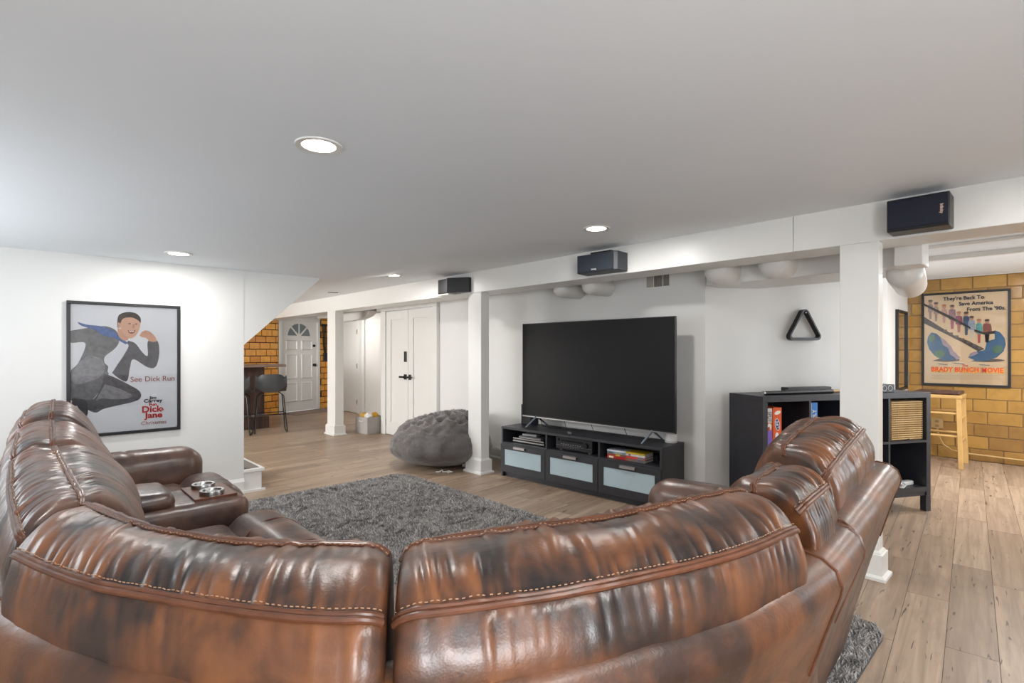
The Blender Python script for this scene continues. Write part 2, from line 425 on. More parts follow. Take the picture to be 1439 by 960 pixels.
# hall door and trim on the X=5.3 wall
hd = struct(MB().box(5.26, 5.3, 10.32, 11.1, .01, 1.98), 'door_3', M_trim, bevel=.003)
MB().box(5.245, 5.31, 10.22, 10.31, 0, 2.05).box(5.245, 5.31, 11.11, 11.2, 0, 2.05).box(5.245, 5.31, 10.31, 11.11, 1.99, 2.05).build('door_frame', M_trim, hd)
for z in (.25, 1.02, 1.75): MB().cyl((5.25, 10.32, z-.05), (5.25, 10.32, z+.05), .012).build('hinge', M_dark, hd)
struct(MB().box(5.27, 5.3, 9.0, 10.0, .01, 1.98).box(5.25, 5.3, 10.02, 10.1, 0, 2.03), 'door_4', M_trim, bevel=.003)
# header over the hall opening with a duct
struct(MB().box(4.33, 4.5, 7.7, 10.2, 1.99, 2.2), 'wall_header', M_wall)
# baseboards
def base(name, p0, p1, h=.14, t=.016):
    p0, p1 = Vector(p0), Vector(p1); L = (p1-p0).length; a = math.atan2((p1-p0).y, (p1-p0).x)
    M_ = Matrix.Translation((*p0, 0)) @ Matrix.Rotation(a, 4, 'Z')
    prof = [(0, 0), (-t*1.6, 0), (-t*1.6, .02), (-t, .028), (-t, h-.03), (-t*.5, h-.01), (-t*.3, h), (0, h)]
    q = MB(); q.add([(0, y, z) for y, z in prof]+[(L, y, z) for y, z in prof], [tuple(range(8)), tuple(range(15, 7, -1))]+[(i, (i+1) % 8, 8+(i+1) % 8, 8+i) for i in range(8)], M_)
    return struct(q, name, M_trim)
base('baseboard_left', (-1, 5.28), (1.54, 5.28))
base('baseboard_back', (4.33, 6.05), (4.33, 2.12))
base('baseboard_canted', (4.33, 2.12), (5.85, 1.10))
base('baseboard_mirror', (5.95, 1.37), (8.45, 1.37))
base('baseboard_hall', (5.3, 10.02), (5.3, 7.7))
base('baseboard_hall', (5.3, 12.0), (5.3, 11.2))
# stair box at the end of the left wall
sb = struct(MB().box(1.54, 1.70, 5.285, 6.2, 0, .20), 'stair_step', M_trim, bevel=.003)
MB().box(1.54, 1.725, 5.27, 6.2, .185, .215).build('nosing', M_trim, sb, bevel=.005)
MB().box(1.54, 1.685, 5.31, 6.19, .215, .219).build('tread_carpet', mat('tread_carpet', '77706a', .95, bump=.6), sb)
MB().box(1.54, 1.728, 5.262, 5.29, 0, .02).build('quarter_round', M_trim, sb)
# beam and posts
bm_ = struct(MB().box(3.64, 3.95, -1.7, 1.187, 1.975, 2.24), 'trim_1', M_trim, bevel=.004)
MB().box(3.64, 3.95, 1.19, 11.9, 1.975, 2.22).build('beam_board', M_trim, bm_, bevel=.004)
def post(i, y0, y1, x0=3.64, x1=3.755):
    t = struct(MB().box(x0, x1, y0, y1, 0, 1.975), 'trim_%d' % i, M_trim, bevel=.003)
    prof = [(0.0, .165), (.012, .155), (.012, .150), (.022, .145), (.022, .028), (.04, .016), (.04, 0)]
    rings = [[(x0-d, y0-d, z), (x1+d, y0-d, z), (x1+d, y1+d, z), (x0-d, y1+d, z)] for d, z in prof]
    MB().rings(rings).build('plinth', M_trim, t)
    return t
post(2, .726, .925, 3.64, 3.74); post(3, 4.318, 4.54); post(4, 7.893, 8.18, 3.64, 3.78)
# duct soffit behind the beam, its box end and pipes
struct(MB().box(4.2, 4.75, .68, 2.05, 1.885, 2.2), 'trim_5', M_trim, bevel=.006)
M_duct = mat('duct_paint', 'd6d5d2', .35, var=.02, bump=.3)
def duct(y, x0, x1, z, r, label, yaw=0):
    q = MB(); prof = [(.001, 0), (r*.55, .012), (r*.88, .04), (r, .09), (r, x1-x0), (.001, x1-x0)]
    q.lathe(prof, 28, M=Matrix.Rotation(yaw, 4, 'Z') @ Matrix.Rotation(PI/2, 4, 'Y'))
    q.tube([(.1, 0, -r-.004), (.1, 0, -r-.005)], .002)
    o = q.build('duct_pipe', M_duct, smooth=True); o.location = (x0, y, z); return tag(o, label, 'duct')
duct(1.87, 3.97, 4.33, 1.985, .12, 'white wrapped duct pipe under beam, third from the left post')
duct(1.45, 3.97, 4.2, 1.99, .12, 'white wrapped duct pipe under beam, nearest the right post')
duct(3.52, 3.97, 4.33, 1.97, .085, 'small white pipe under the beam left of the other small pipe above television')
duct(3.15, 3.97, 4.33, 1.975, .09, 'small white pipe below the centre speaker, right of a smaller one')
duct(.72, 4.32, 5.2, 1.868, .108, 'white round duct elbow beside box end right of the big post', .12)
o = MB().box(4.0, 4.22, .575, .72, 1.865, 2.2).build('duct_box', M_trim, bevel=.008); tag(o, 'white boxed duct end right of the big post top', 'duct')
q = MB(); q.rings([[(x, 8.45+.62*math.cos(a), 2.0+.13*math.sin(a)) for a in np.linspace(PI, 2*PI, 16)] for x in (4.2, 4.33)])
tag(q.build('duct_cover', M_duct, smooth=True), 'white flattened duct over the hall opening beside closet door', 'duct')
# ---------------------------------------------------------------- downlights
M_glow = mat('lamp_lens', 'fff6e8', .5, emit=(1.0, .93, .82), es=9)
def downlight(x, y, z, r, label, power=14, col=(1, .97, .94), trim_r=None):
    t = thing('downlight', label, 'ceiling light', (x, y, z), group='recessed ceiling downlights')
    tr = trim_r or r*1.42
    MB().lathe([(r, -.001), (r*1.03, -.004), (tr*.97, -.006), (tr, -.002), (tr, .004), (r, .004)], 32).build('trim_ring', M_trim, t, smooth=True)
    MB().lathe([(.001, -.0035), (r, -.0035), (r, .003), (.001, .003)], 32).build('lens', M_glow, t, smooth=True)
    l = bpy.data.lights.new('downlight_lamp', 'AREA'); l.shape = 'DISK'; l.size = r*2; l.energy = power; l.color = col
    o = bpy.data.objects.new('downlight_lamp', l); C.objects.link(o); o.parent = t; o.location = (0, 0, -.012)
    return t
LP = 10.5
for x, y, lab in ((.927, 2.166, 'round recessed downlight nearest the camera, above the left of the rug'),
                  (2.983, 2.269, 'round recessed downlight in front of the centre speaker'),
                  (.909, 4.73, 'round recessed downlight near the framed poster of the leaping man'),
                  (3.06, 5.16, 'round recessed downlight left of the small corner speaker')):
    downlight(x, y, ceil_z(x, y), .068, lab, LP)
downlight(6.55, .236, 2.25, .068, 'round downlight at the right edge before the tile wall', 26)
downlight(.9, -.6, 2.205, .068, 'added unseen downlight behind the camera', LP)  # this lamp and the next two are added out of view for light
downlight(3.0, -.3, 2.205, .068, 'added unseen downlight behind the sofa right end', LP)
downlight(7.2, -.8, 2.25, .068, 'added unseen downlight over the tile wall room', 26)
downlight(2.6, 7.9, 2.205, .068, 'round recessed downlight past the stairs', 34, (1, .88, .72))
downlight(2.9, 10.6, 2.205, .068, 'round recessed downlight by the bar', 55, (1, .86, .68))
downlight(4.5, 9.8, 2.2, .068, 'round recessed downlight in the hall', 22)
v = MB(); v.box(-.11, .11, -.055, .055, -.006, .002)
o = v.build('ceiling_vent', M_trim); o.location = (3.387, 7.369, ceil_z(3.387, 7.369)); o.rotation_euler = (0, 0, -.5)
tag(o, 'small slotted ceiling vent above the left post', 'vent')
for k in range(5): MB().box(-.09, .05, -.036+k*.018-.005, -.036+k*.018+.005, -.008, -.006).build('slot', M_dark, o)
t = thing('wall_vent', 'wall vent grille with three openings above the television', 'vent', (4.33, 2.58, 2.0))
MB().box(-.008, 0, -.125, .125, -.075, .075).build('frame', M_trim, t, bevel=.002)
M_ventd = mat('vent_dark', '5a5550', .6); M_ventl = mat('vent_light', 'a9a39c', .6)
for a, b, m in ((.045, .115, M_ventl), (-.05, .035, M_ventd), (-.118, -.062, M_ventd)):
    MB().box(-.012, -.008, a, b, -.066, .066).build('slot', m, t)
    for k in range(4): MB().box(-.014, -.012, a+(b-a)*(k+.35)/4, a+(b-a)*(k+.6)/4, -.064, .064).build('louvre', M_ventl, t)
t = thing('wall_vent', 'small grey vent in the header left of the closet door', 'vent', (4.33, 7.9, 2.06))
MB().box(-.01, 0, -.09, .07, -.05, .06).build('frame', M_trim, t)
for a in (-.08, -.005): MB().box(-.014, -.01, a, a+.06, -.04, .05).build('slot', M_ventl if a > -.05 else M_ventd, t)

# ---------------------------------------------------------------- shag rug
def rug():
    x0, x1, y0, y1, rr = .55, 3.0, .56, 4.87, .12
    def inside(X, Y):
        dx = np.maximum(np.maximum(x0+rr-X, X-(x1-rr)), 0); dy = np.maximum(np.maximum(y0+rr-Y, Y-(y1-rr)), 0)
        return dx*dx+dy*dy < rr*rr
    poly = []
    for cx, cy, a in ((x1-rr, y0+rr, -PI/2), (x1-rr, y1-rr, 0), (x0+rr, y1-rr, PI/2), (x0+rr, y0+rr, PI)):
        for k in range(7): poly.append((cx+rr*math.cos(a+k*PI/12), cy+rr*math.sin(a+k*PI/12)))
    t = thing('shag_rug', 'dark grey shaggy pile rug on the plank floor before the sofa', 'rug', (0, 0, 0))
    MB().prism(poly, .001, .012).build('backing', M_rugbase, t, kind=None)
    rs = np.random.RandomState(3); N = 330000
    X = rs.uniform(x0, x1, N); Y = rs.uniform(y0, y1, N)
    keep = inside(X, Y) & ((X+Y > 1.9)) & ~((X < .75) & (Y < 3.9)) & ~((Y < .75) & (X < 2.1)); X, Y = X[keep], Y[keep]; n = len(X)
    th = rs.uniform(0, 2*PI, n); ph = rs.uniform(0, 2*PI, n)
    cl = np.array([noise.noise((x*9, y*9, 0)) for x, y in zip(X[::1], Y[::1])])
    ang = th*.45+cl*7; le = rs.uniform(.010, .026, n); h = rs.uniform(.014, .030, n)*(1+.3*cl); wd = rs.uniform(.0015, .0032, n)
    bx, by = np.cos(ang)*le, np.sin(ang)*le; sx, sy = -np.sin(ph)*wd, np.cos(ph)*wd
    V = np.zeros((n, 5, 3))
    V[:, 0] = np.c_[X-sx, Y-sy, np.full(n, .010)]; V[:, 1] = np.c_[X+sx, Y+sy, np.full(n, .010)]
    V[:, 2] = np.c_[X+bx*.45+sx, Y+by*.45+sy, .010+h*.7]; V[:, 3] = np.c_[X+bx*.45-sx, Y+by*.45-sy, .010+h*.7]
    V[:, 4] = np.c_[X+bx, Y+by, .010+h]
    me = bpy.data.meshes.new('pile')
    b = (np.arange(n)*5)[:, None]
    q = b+np.array([[0, 1, 2, 3]]); tr = b+np.array([[3, 2, 4]])
    loops = np.hstack([q, tr]).ravel()
    me.vertices.add(n*5); me.vertices.foreach_set('co', V.ravel())
    me.loops.add(n*7); me.loops.foreach_set('vertex_index', loops.astype(np.int32))
    me.polygons.add(n*2)
    st = (np.arange(n)*7)[:, None]+np.array([[0, 4]]); me.polygons.foreach_set('loop_start', st.ravel().astype(np.int32))
    at = me.attributes.new('tone', 'FLOAT', 'POINT')
    tone = np.clip(rs.beta(1.6, 1.8, n)+cl*.18, 0, 1); at.data.foreach_set('value', np.repeat(tone, 5).astype(np.float32))
    me.update(calc_edges=True); me.validate(); me.materials.append(M_rug)
    o = bpy.data.objects.new('pile', me); C.objects.link(o); o.parent = t; o['kind'] = 'stuff'
rug()

# ---------------------------------------------------------------- leather sectional
sofa = thing('sectional_sofa', 'brown two-tone leather curved sectional with stitched welts and cup holder consoles', 'sofa', (0.6, .9, 0))
SO = (0.6, .9, 0)
def N3(x, y, z=0): return noise.noise((x, y, z))
def loft_cushion(name, outer, inner, seed, amp=.005, ds=.006, hasrear=True, endr=.05, label=None, frontscale=1.0, peak=.04, drop=.44, mt=None):
    L = sum(math.dist(outer[i], outer[i+1]) for i in range(len(outer)-1))*.5+sum(math.dist(inner[i], inner[i+1]) for i in range(len(inner)-1))*.5
    n = int(L/ds); Oc = catmull(outer, n); Ic = catmull(inner, n)
    rings = []; seams_o = []; seams_i = []; tops = []; wear = []
    for k in range(n):
        s = L*k/(n-1); O = Oc[k].copy(); I = Ic[k].copy()
        nv = np.array([I[0]-O[0], I[1]-O[1]]); w_ = np.linalg.norm(nv); nv /= w_
        hI = I[2]-O[2]+.018; fs = frontscale
        rear = catmull([(.10, -.23), (.02, -.21), (-.032, -.14), (-.036, -.06), (0, 0)], 15)
        topc = catmull([(0, 0), (w_*.22, peak*.62+hI*.2), (w_*.5, peak*.72+hI*.5), (w_*.8, peak*.32+hI*.85), (w_, hI)], 17)
        front = catmull([(w_, hI), (w_+.06*fs, hI-.01), (w_+.14*fs, hI-.09), (w_+.20*fs, hI-.22), (w_+.19*fs, hI-.35), (w_+.10*fs, -drop), (.10, -drop)], 26)
        d = min(s, L-s); e = 1.0 if d > endr else math.sqrt(max(0, 1-(1-d/endr)**2))
        f = .86+.14*e
        c = np.array([w_*.5+.03, -.16])
        ring = []; wr = []
        for g, arr in ((0, rear), (1, topc[1:]), (2, front[1:])):
            m = len(arr)
            for j, p in enumerate(arr):
                v = (j+(0 if g == 0 else 1))/(m-1 if g == 0 else m)
                if g == 0: es = math.exp(-(1-v)/.16); lo = .04
                elif g == 1: es = max(math.exp(-v/.38), math.exp(-(1-v)/.22)); lo = .3
                else: es = math.exp(-v/.22); lo = .35
                sk = s+ (.03*math.sin(seed+s*3))*v + .012*N3(s*8, v*2, seed)
                hf = N3(sk*34, v*1.3+g*5, seed+3.1); lf = N3(sk*9, v*1.8+g*7, seed+9.7)
                pk = abs(hf)*2-.5
                dd = amp*(pk*es*(1.5+.7*(g == 1 and v < .5))+lo*hf*1.6)+amp*1.1*lf
                if (g == 0 and j == m-1) or (g == 1 and j == m-1): dd = .0025*N3(s*18, g*3, seed)
                q = c+(p-c)*f
                dr_ = q-c; dr_ = dr_/np.linalg.norm(dr_)
                q = q+dr_*dd*(.3+.7*e)
                X = O[0]+nv[0]*q[0]; Y = O[1]+nv[1]*q[0]; Z = O[2]+q[1]
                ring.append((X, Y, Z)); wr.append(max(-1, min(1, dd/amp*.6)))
                if g == 0 and j == m-1: seams_o.append((X, Y, Z))
                if g == 1 and j == m-1: seams_i.append((X, Y, Z))
        tops.append((ring[15+1], ring[15+14]))
        rings.append(ring); wear += wr
    q = MB(); nr = len(rings[0]); q.rings(rings, cap=False)
    # end caps : inset ring then fan
    for k in (0, len(rings)-1):
        rg = np.array(rings[k]); ce = rg.mean(0); base_ = k*nr; cnt = len(q.v)
        q.v += [tuple(ce+(p-ce)*.6) for p in rg]; q.v.append(tuple(ce)); q.mi += [0]*(2*nr)
        wear += [0]*(nr+1)
        for j in range(nr):
            a, b = base_+j, base_+(j+1) % nr; c1, d1 = cnt+j, cnt+(j+1) % nr
            q.f.append((a, b, d1, c1)); q.f.append((c1, d1, cnt+nr))
    o = q.build(name, mt or M_leather, sofa, smooth=True, off=SO, ang=0, label=label)
    at = o.data.attributes.new('wear', 'FLOAT', 'POINT'); at.data.foreach_set('value', np.array(wear, np.float32))
    for sm_, ofs, up in ((seams_o, -1, 1), (seams_i, 1, 14)):
        P = np.array(sm_); q = MB()
        P[:, 2] += .003
        path = [tuple(P[i]) for i in range(0, len(P), 2)]
        q.tube(path, .0056, 8)
        P2 = P.copy(); T = np.array([t[0] if ofs < 0 else t[1] for t in tops])
        dirv = T-P; dirv /= np.linalg.norm(dirv, axis=1)[:, None]
        path = [tuple((P+dirv*.010+np.array([0, 0, .0005]))[i]) for i in range(0, len(P), 2)]
        q.tube(path, .005, 8)
        q.build('piping', M_piping, o, smooth=True, off=SO)
        st = MB(); Q = P+dirv*.0165+np.array([0, 0, .0045]); acc = 0
        for i in range(len(Q)-2):
            seg = math.dist(Q[i], Q[i+1]); acc += seg
            if acc > .009 and np.linalg.norm(Q[i]) < 3.2:
                acc = 0; a = Q[i]; b = Q[i]+(Q[i+1]-Q[i])/seg*.0050
                st.tube([tuple(a), tuple(b)], .0010, 5)
        if st.v: st.build('stitching', M_thread, o, off=SO, kind='stuff')
    return o
Z = .93
loft_cushion('back_cushion', [(-.015, 1.43, Z), (.038, 1.26, Z), (.092, 1.123, Z), (.161, 1.0, Z), (.239, .869, Z), (.325, .752, Z), (.395, .69, Z)],
             [(.115, 1.71, Z), (.195, 1.39, Z), (.254, 1.25, Z), (.334, 1.11, Z), (.455, .985, Z), (.53, .90, Z)], 1, .0045, ds=.005, label='large left wedge back cushion nearest the camera')
loft_cushion('back_cushion', [(.405, .683, Z), (.518, .62, Z), (.70, .535, Z), (1.0, .437, Z), (1.283, .40, Z)],
             [(.545, .888, Z), (.70, .836, Z), (.961, .727, Z), (1.23, .66, Z), (1.474, .606, Z)], 2, .0055, ds=.005, label='large right wedge back cushion with puckered top edge')
loft_cushion('back_cushion', [(0.0, 1.55, .92), (-.02, 2.1, .92), (-.02, 2.66, .925)], [(.125, 1.74, .93), (.115, 2.2, .935), (.105, 2.73, .94)], 3, .006, mt=M_leather3, frontscale=1.6)
loft_cushion('back_cushion', [(-.02, 2.69, .93), (0.0, 3.24, .965)], [(.105, 2.76, .95), (.12, 3.24, .99)], 4, .005, mt=M_leather3, frontscale=1.15)
loft_cushion('back_cushion', [(0.0, 3.28, .985), (.03, 3.95, 1.0)], [(.12, 3.28, 1.02), (.15, 3.9, 1.04)], 5, .006, peak=.03, drop=.5, mt=M_leather3, frontscale=1.0)
loft_cushion('back_cushion', [(1.458, .448, Z), (1.757, .470, Z)], [(1.53, .615, Z), (1.9, .66, Z)], 6, .006)
loft_cushion('back_cushion', [(1.83, .497, .945), (2.15, .52, .98), (2.52, .545, 1.015)], [(1.99, .69, .965), (2.25, .72, .99), (2.56, .735, 1.025)], 7, .007, frontscale=1.1, drop=.52)

# frame shells behind the cushions
def shell(outer, seed, ztop, dn, label=None, endr=.025):
    L = sum(math.dist(outer[i], outer[i+1]) for i in range(len(outer)-1)); n = max(8, int(L/.012)); P = catmull(outer, n)
    rings = []
    for k in range(n):
        t = P[min(k+1, n-1)]-P[max(k-1, 0)]; t /= np.linalg.norm(t); nv = np.array([-t[1], t[0]])*dn
        s = L*k/(n-1); d = min(s, L-s); e = 1 if d > endr else math.sqrt(max(0, 1-(1-d/endr)**2)); f = .90+.10*e
        zt = ztop if not isinstance(ztop, tuple) else ztop[0]+(ztop[1]-ztop[0])*s/L
        prof = catmull([(.15, .06), (.11, .25), (.045, .50), (-.025, zt-.12), (-.045, zt-.05), (-.02, zt-.004), (.045, zt+.008), (.09, zt-.02), (.115, zt-.09), (.15, .45), (.26, .08)], 48)
        c = np.array([.05, zt-.06]); ring = []
        for a, h in prof:
            if h > zt-.2: q = c+(np.array([a, h])-c)*f
            else: q = np.array([a, h])
            q = q+np.array([-1, .3])*.0035*N3(s*5, h*4, seed)
            ring.append((P[k][0]+nv[0]*q[0], P[k][1]+nv[1]*q[0], q[1]))
        rings.append(ring)
    q = MB(); q.rings(rings)
    o = q.build('frame_shell', M_leather, sofa, smooth=True, off=SO, ang=50, label=label)
    for r_ in (rings[1], rings[-2]):
        MB().tube([r_[i] for i in range(14, 34)], .0045, 6).build('piping', M_piping, o, smooth=True, off=SO)
    return o
shell([(-.03, 1.45, 0), (.025, 1.25, 0), (.082, 1.105, 0), (.15, .985, 0), (.228, .853, 0), (.313, .737, 0), (.50, .60, 0), (.69, .517, 0), (.995, .42, 0), (1.385, .385, 0)], 1, .84, 1, 'curved leather corner frame wrapped behind the two wedge backs')
shell([(1.40, .40, 0), (1.73, .42, 0)], 2, .825, 1)
shell([(1.745, .438, 0), (2.60, .488, 0)], 3, (.83, .865), 1, 'reclined leather frame panel of the right end seat')
shell([(-.045, 2.70, 0), (-.04, 2.1, 0), (-.03, 1.47, 0)], 4, .80, 1)
shell([(-.03, 3.24, 0), (-.045, 2.72, 0)], 5, .83, 1)
shell([(.0, 4.02, 0), (-.03, 3.26, 0)], 6, (.86, .83), 1)

# seat pads, footrests, arms, consoles : pillowy rounded boxes with crease noise
def pad(name, M_, sx, sy, sz, r=.06, puff=.02, seed=0, amp=.004, n=26, parent=None, label=None, seam=None):
    """box sx*sy*sz standing on local z=0, centred in x,y, edges rounded by r"""
    q = MB(); vid = {}; V = []; F = []; wear = []
    nx, ny, nz = max(4, int(sx/.02)), max(4, int(sy/.02)), max(4, int(sz/.02))
    def grid(n_, s_): return [-s_/2+s_*i/n_ for i in range(n_+1)]
    gx, gy, gz = grid(nx, sx), grid(ny, sy), grid(nz, sz)
    def vert(i, j, k):
        if (i, j, k) in vid: return vid[i, j, k]
        p = np.array([gx[i], gy[j], gz[k]]); h = np.array([sx, sy, sz])/2-r; h = np.maximum(h, .001)
        c = np.clip(p, -h, h); d = p-c; l = np.linalg.norm(d); p2 = c+d/l*r if l > 1e-9 else p
        a, b, g = p[0]/(sx/2), p[1]/(sy/2), p[2]/(sz/2)
        p2 = p2+np.array([np.sign(a)*puff*.5*(1-b*b)*(1-g*g)*(abs(a) > .98), np.sign(b)*puff*.5*(1-a*a)*(1-g*g)*(abs(b) > .98), (puff*(1-a*a)*(1-b*b) if g > .5 else 0)])
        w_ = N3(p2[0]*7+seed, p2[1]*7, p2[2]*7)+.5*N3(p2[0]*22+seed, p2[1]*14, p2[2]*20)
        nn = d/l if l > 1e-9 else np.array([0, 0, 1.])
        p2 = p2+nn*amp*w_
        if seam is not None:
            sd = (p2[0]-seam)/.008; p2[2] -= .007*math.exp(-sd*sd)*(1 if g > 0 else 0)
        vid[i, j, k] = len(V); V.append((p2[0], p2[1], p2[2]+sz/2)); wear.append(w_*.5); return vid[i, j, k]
    for i in range(nx):
        for j in range(ny):
            F.append((vert(i, j, 0), vert(i, j+1, 0), vert(i+1, j+1, 0), vert(i+1, j, 0))); F.append((vert(i, j, nz), vert(i+1, j, nz), vert(i+1, j+1, nz), vert(i, j+1, nz)))
    for i in range(nx):
        for k in range(nz):
            F.append((vert(i, 0, k), vert(i+1, 0, k), vert(i+1, 0, k+1), vert(i, 0, k+1))); F.append((vert(i, ny, k), vert(i, ny, k+1), vert(i+1, ny, k+1), vert(i+1, ny, k)))
    for j in range(ny):
        for k in range(nz):
            F.append((vert(0, j, k), vert(0, j, k+1), vert(0, j+1, k+1), vert(0, j+1, k))); F.append((vert(nx, j, k), vert(nx, j+1, k), vert(nx, j+1, k+1), vert(nx, j, k+1)))
    q.add(V, F, M_)
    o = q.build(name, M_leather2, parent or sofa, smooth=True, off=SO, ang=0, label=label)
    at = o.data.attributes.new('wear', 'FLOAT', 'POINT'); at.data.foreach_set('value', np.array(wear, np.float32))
    return o
def T(x, y, z, rz=0): return Matrix.Translation((x, y, z)) @ Matrix.Rotation(rz, 4, 'Z')
# left wing: local x = +X (seat front), y along the wing
pad('seat_cushion', T(.47, 2.27, .30), .56, 1.04, .21, .07, .03, 1)
pad('footrest', T(.84, 2.30, .08), .27, .96, .47, .10, .02, 2, seam=None, label='rolled front footrest pad of the near left seat')
pad('seat_base', T(.42, 2.27, .04), .70, 1.04, .28, .03, 0, 3)
for y in (2.46, 2.08):
    q = MB(); q.tube([(.84+.142*math.sin(a), y+.012*math.cos(a*2), .45+.118*math.cos(a)) for a in np.linspace(-1.5, 1.5, 19)], .0035, 6)
    q.build('piping', M_piping, sofa, smooth=True, off=SO)
# left console
def console(M_, label):
    b = pad('console', M_ @ T(0, 0, .05), .92, .40, .55, .05, .004, 11, label=label)
    pad('console_lid', M_ @ T(-.12, 0, .575), .52, .34, .09, .04, .02, 12, parent=sofa)
    for y in (-.085, .085):
        q = MB(); q.lathe([(.040, .0), (.043, .010), (.054, .011), (.056, .0), (.056, -.01), (.001, -.01), (.001, -.006), (.038, -.006)], 32, M=M_ @ T(.31, y, .622))
        cup = q.build('cup_holder', M_steel, sofa, smooth=True, off=SO)
        MB().lathe([(.001, 0), (.0385, 0), (.0385, .002), (.001, .002)], 24, M=M_ @ T(.31, y, .617)).build('cup_well_shade', M_blackplastic, cup, off=SO)  # black disc gives the shallow cup the shade of a deep well
    MB().box(.22, .41, -.15, .15, .598, .612, M=M_).build('cup_plate', M_piping, sofa, off=SO, bevel=.002)
console(T(.40, 3.03, 0), 'leather console with storage lid and steel cup holders, by the rug')
pad('seat_cushion', T(.50, 3.53, .30), .52, .60, .21, .07, .03, 5)
pad('footrest', T(.84, 3.55, .08), .27, .58, .47, .10, .02, 6)
pad('seat_base', T(.42, 3.53, .04), .70, .60, .28, .03, 0, 7)
pad('armrest', T(.42, 3.98, .42), .94, .27, .28, .105, .01, 8, seam=.06, label='padded armrest beside the poster wall')
pad('arm_panel', T(.42, 3.98, .05), .86, .20, .40, .04, .0, 9)
# wedge seat
W0 = [(.33, 1.72), (.42, 1.42), (.52, 1.26), (.66, 1.12), (.82, 1.0), (1.1, .88), (1.5, .80)]
W1 = [(.95, 1.76), (1.0, 1.66), (1.06, 1.57), (1.14, 1.49), (1.24, 1.42), (1.36, 1.37), (1.5, 1.35)]
A, B = catmull([(*p, 0) for p in W0], 40), catmull([(*p, 0) for p in W1], 40)
rings = []
for k in range(40):
    r_ = []
    for u, h in catmull([(0, .08), (0, .40), (.05, .49), (.5, .53), (.9, .515), (1.0, .44), (.98, .30), (.97, .08)], 26):
        p = A[k]+(B[k]-A[k])*u; r_.append((p[0], p[1], h+.004*N3(p[0]*8, p[1]*8)))
    rings.append(r_)
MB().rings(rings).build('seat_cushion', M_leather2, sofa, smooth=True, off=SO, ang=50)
# right wing
RA = math.radians(6)
def RT(s, a, z): return Matrix.Translation((1.44+s*math.cos(RA)-a*math.sin(RA), .42+s*math.sin(RA)+a*math.cos(RA), z)) @ Matrix.Rotation(RA+PI/2, 4, 'Z')
console(RT(.22, .52, 0), 'leather console between wedge and right end seat')
pad('seat_cushion', RT(.68, .55, .30), .50, .50, .21, .07, .03, 21)
pad('footrest', RT(.68, .86, .08), .25, .50, .46, .10, .02, 22)
pad('seat_base', RT(.68, .50, .04), .62, .50, .28, .03, 0, 23)
pad('armrest', RT(1.05, .50, .42), .86, .25, .26, .105, .01, 24, seam=.06, label='padded armrest in front of the media console')
pad('arm_panel', RT(1.05, .50, .05), .78, .19, .40, .04, 0, 25)
# ---------------------------------------------------------------- media console
CY = math.atan2(-1.86, .10)
tvc = thing('media_console', 'black wood media console with three frosted glass drawers under the television', 'tv stand', (3.76, 4.12, 0), CY)
M_frost = mat('frosted_glass', 'a9bcc4', .32, var=.03)
W, D, H_ = 1.86, .41, .53
MB().box(0, W, -.005, D, .505, H_).build('top', M_black, tvc, bevel=.003)
for x in (0, W-.022): MB().box(x, x+.022, 0, D, 0, .505).build('side_panel', M_black, tvc, bevel=.002)
MB().box(.022, W-.022, D-.012, D-.004, .05, .505).build('back_panel', M_blackplastic, tvc)
MB().box(.022, W-.022, .0, D-.012, .35, .368).build('shelf', M_black, tvc)
MB().box(.022, W-.022, .03, D-.012, .06, .075).box(.022, W-.022, .03, .045, .0, .06).build('bottom_panel', M_black, tvc)
for x in (.62, 1.24): MB().box(x-.009, x+.009, .0, D-.012, .075, .505).build('divider', M_black, tvc)
for k in range(3):
    a, b = .003+k*.62, .003+k*.62+.614; z0, z1 = .055, .35
    d = MB().box(a, b, -.018, 0, z1-.055, z1).box(a, b, -.018, 0, z0, z0+.075).box(a, a+.055, -.018, 0, z0+.075, z1-.055).box(b-.055, b, -.018, 0, z0+.075, z1-.055).build('drawer', M_black, tvc, bevel=.0015)
    MB().box(a+.052, b-.052, -.012, -.006, z0+.07, z1-.05).build('glass_pane', M_frost, d)
    c = (a+b)/2-(.03 if k == 0 else 0); q = MB(); q.prism([(-.018, z1-.010), (-.036, z1-.014), (-.038, z1-.036), (-.032, z1-.036), (-.032, z1-.018), (-.018, z1-.016)], c-.075, c+.075, 'x')
    q.build('handle', M_steel if False else mat('handle_metal', '9a9394', .35, metal=.6), d)
# television
TVY = math.radians(-89)
tv = thing('television', 'large black flat television on splayed feet atop the media console', 'television', (3.985, 4.03, .53), TVY)
M_screen = mat('screen', '171718', .45, var=0, spec=.15)
tw = 1.80; z0, z1 = .10, 1.10
MB().box(0, tw, 0, .028, z0, z1).build('casing', M_blackplastic, tv, bevel=.003)
MB().box(.25, tw-.25, .028, .07, z0+.05, z0+.55).build('rear_housing', M_blackplastic, tv, bevel=.01)
MB().box(.008, tw-.008, -.002, .0, z0+.018, z1-.008).build('screen', M_screen, tv)
MB().box(.002, tw-.002, -.004, .002, z0-.002, z0+.008).build('bottom_bezel', M_steel, tv)
for x in (.20, tw-.22):
    q = MB()
    for dy, dx in ((-.14, -.03), (.14, .03)): q.tube([(x, .014, z0+.01), (x+dx*.4, .014+dy*.55, .055), (x+dx, .014+dy, .004)], [.012, .009, .007], 8)
    q.build('foot', mat('foot_metal', '7c8790', .35, metal=.7), tv, smooth=True)
def onc(x, y, z): # console local -> world
    return (3.76+x*math.cos(CY)-y*math.sin(CY), 4.12+x*math.sin(CY)+y*math.cos(CY), z)
def ct(name, label, cat, x, y, z, rz=0, group=None): return thing(name, label, cat, onc(x, y, z), CY+rz, group)
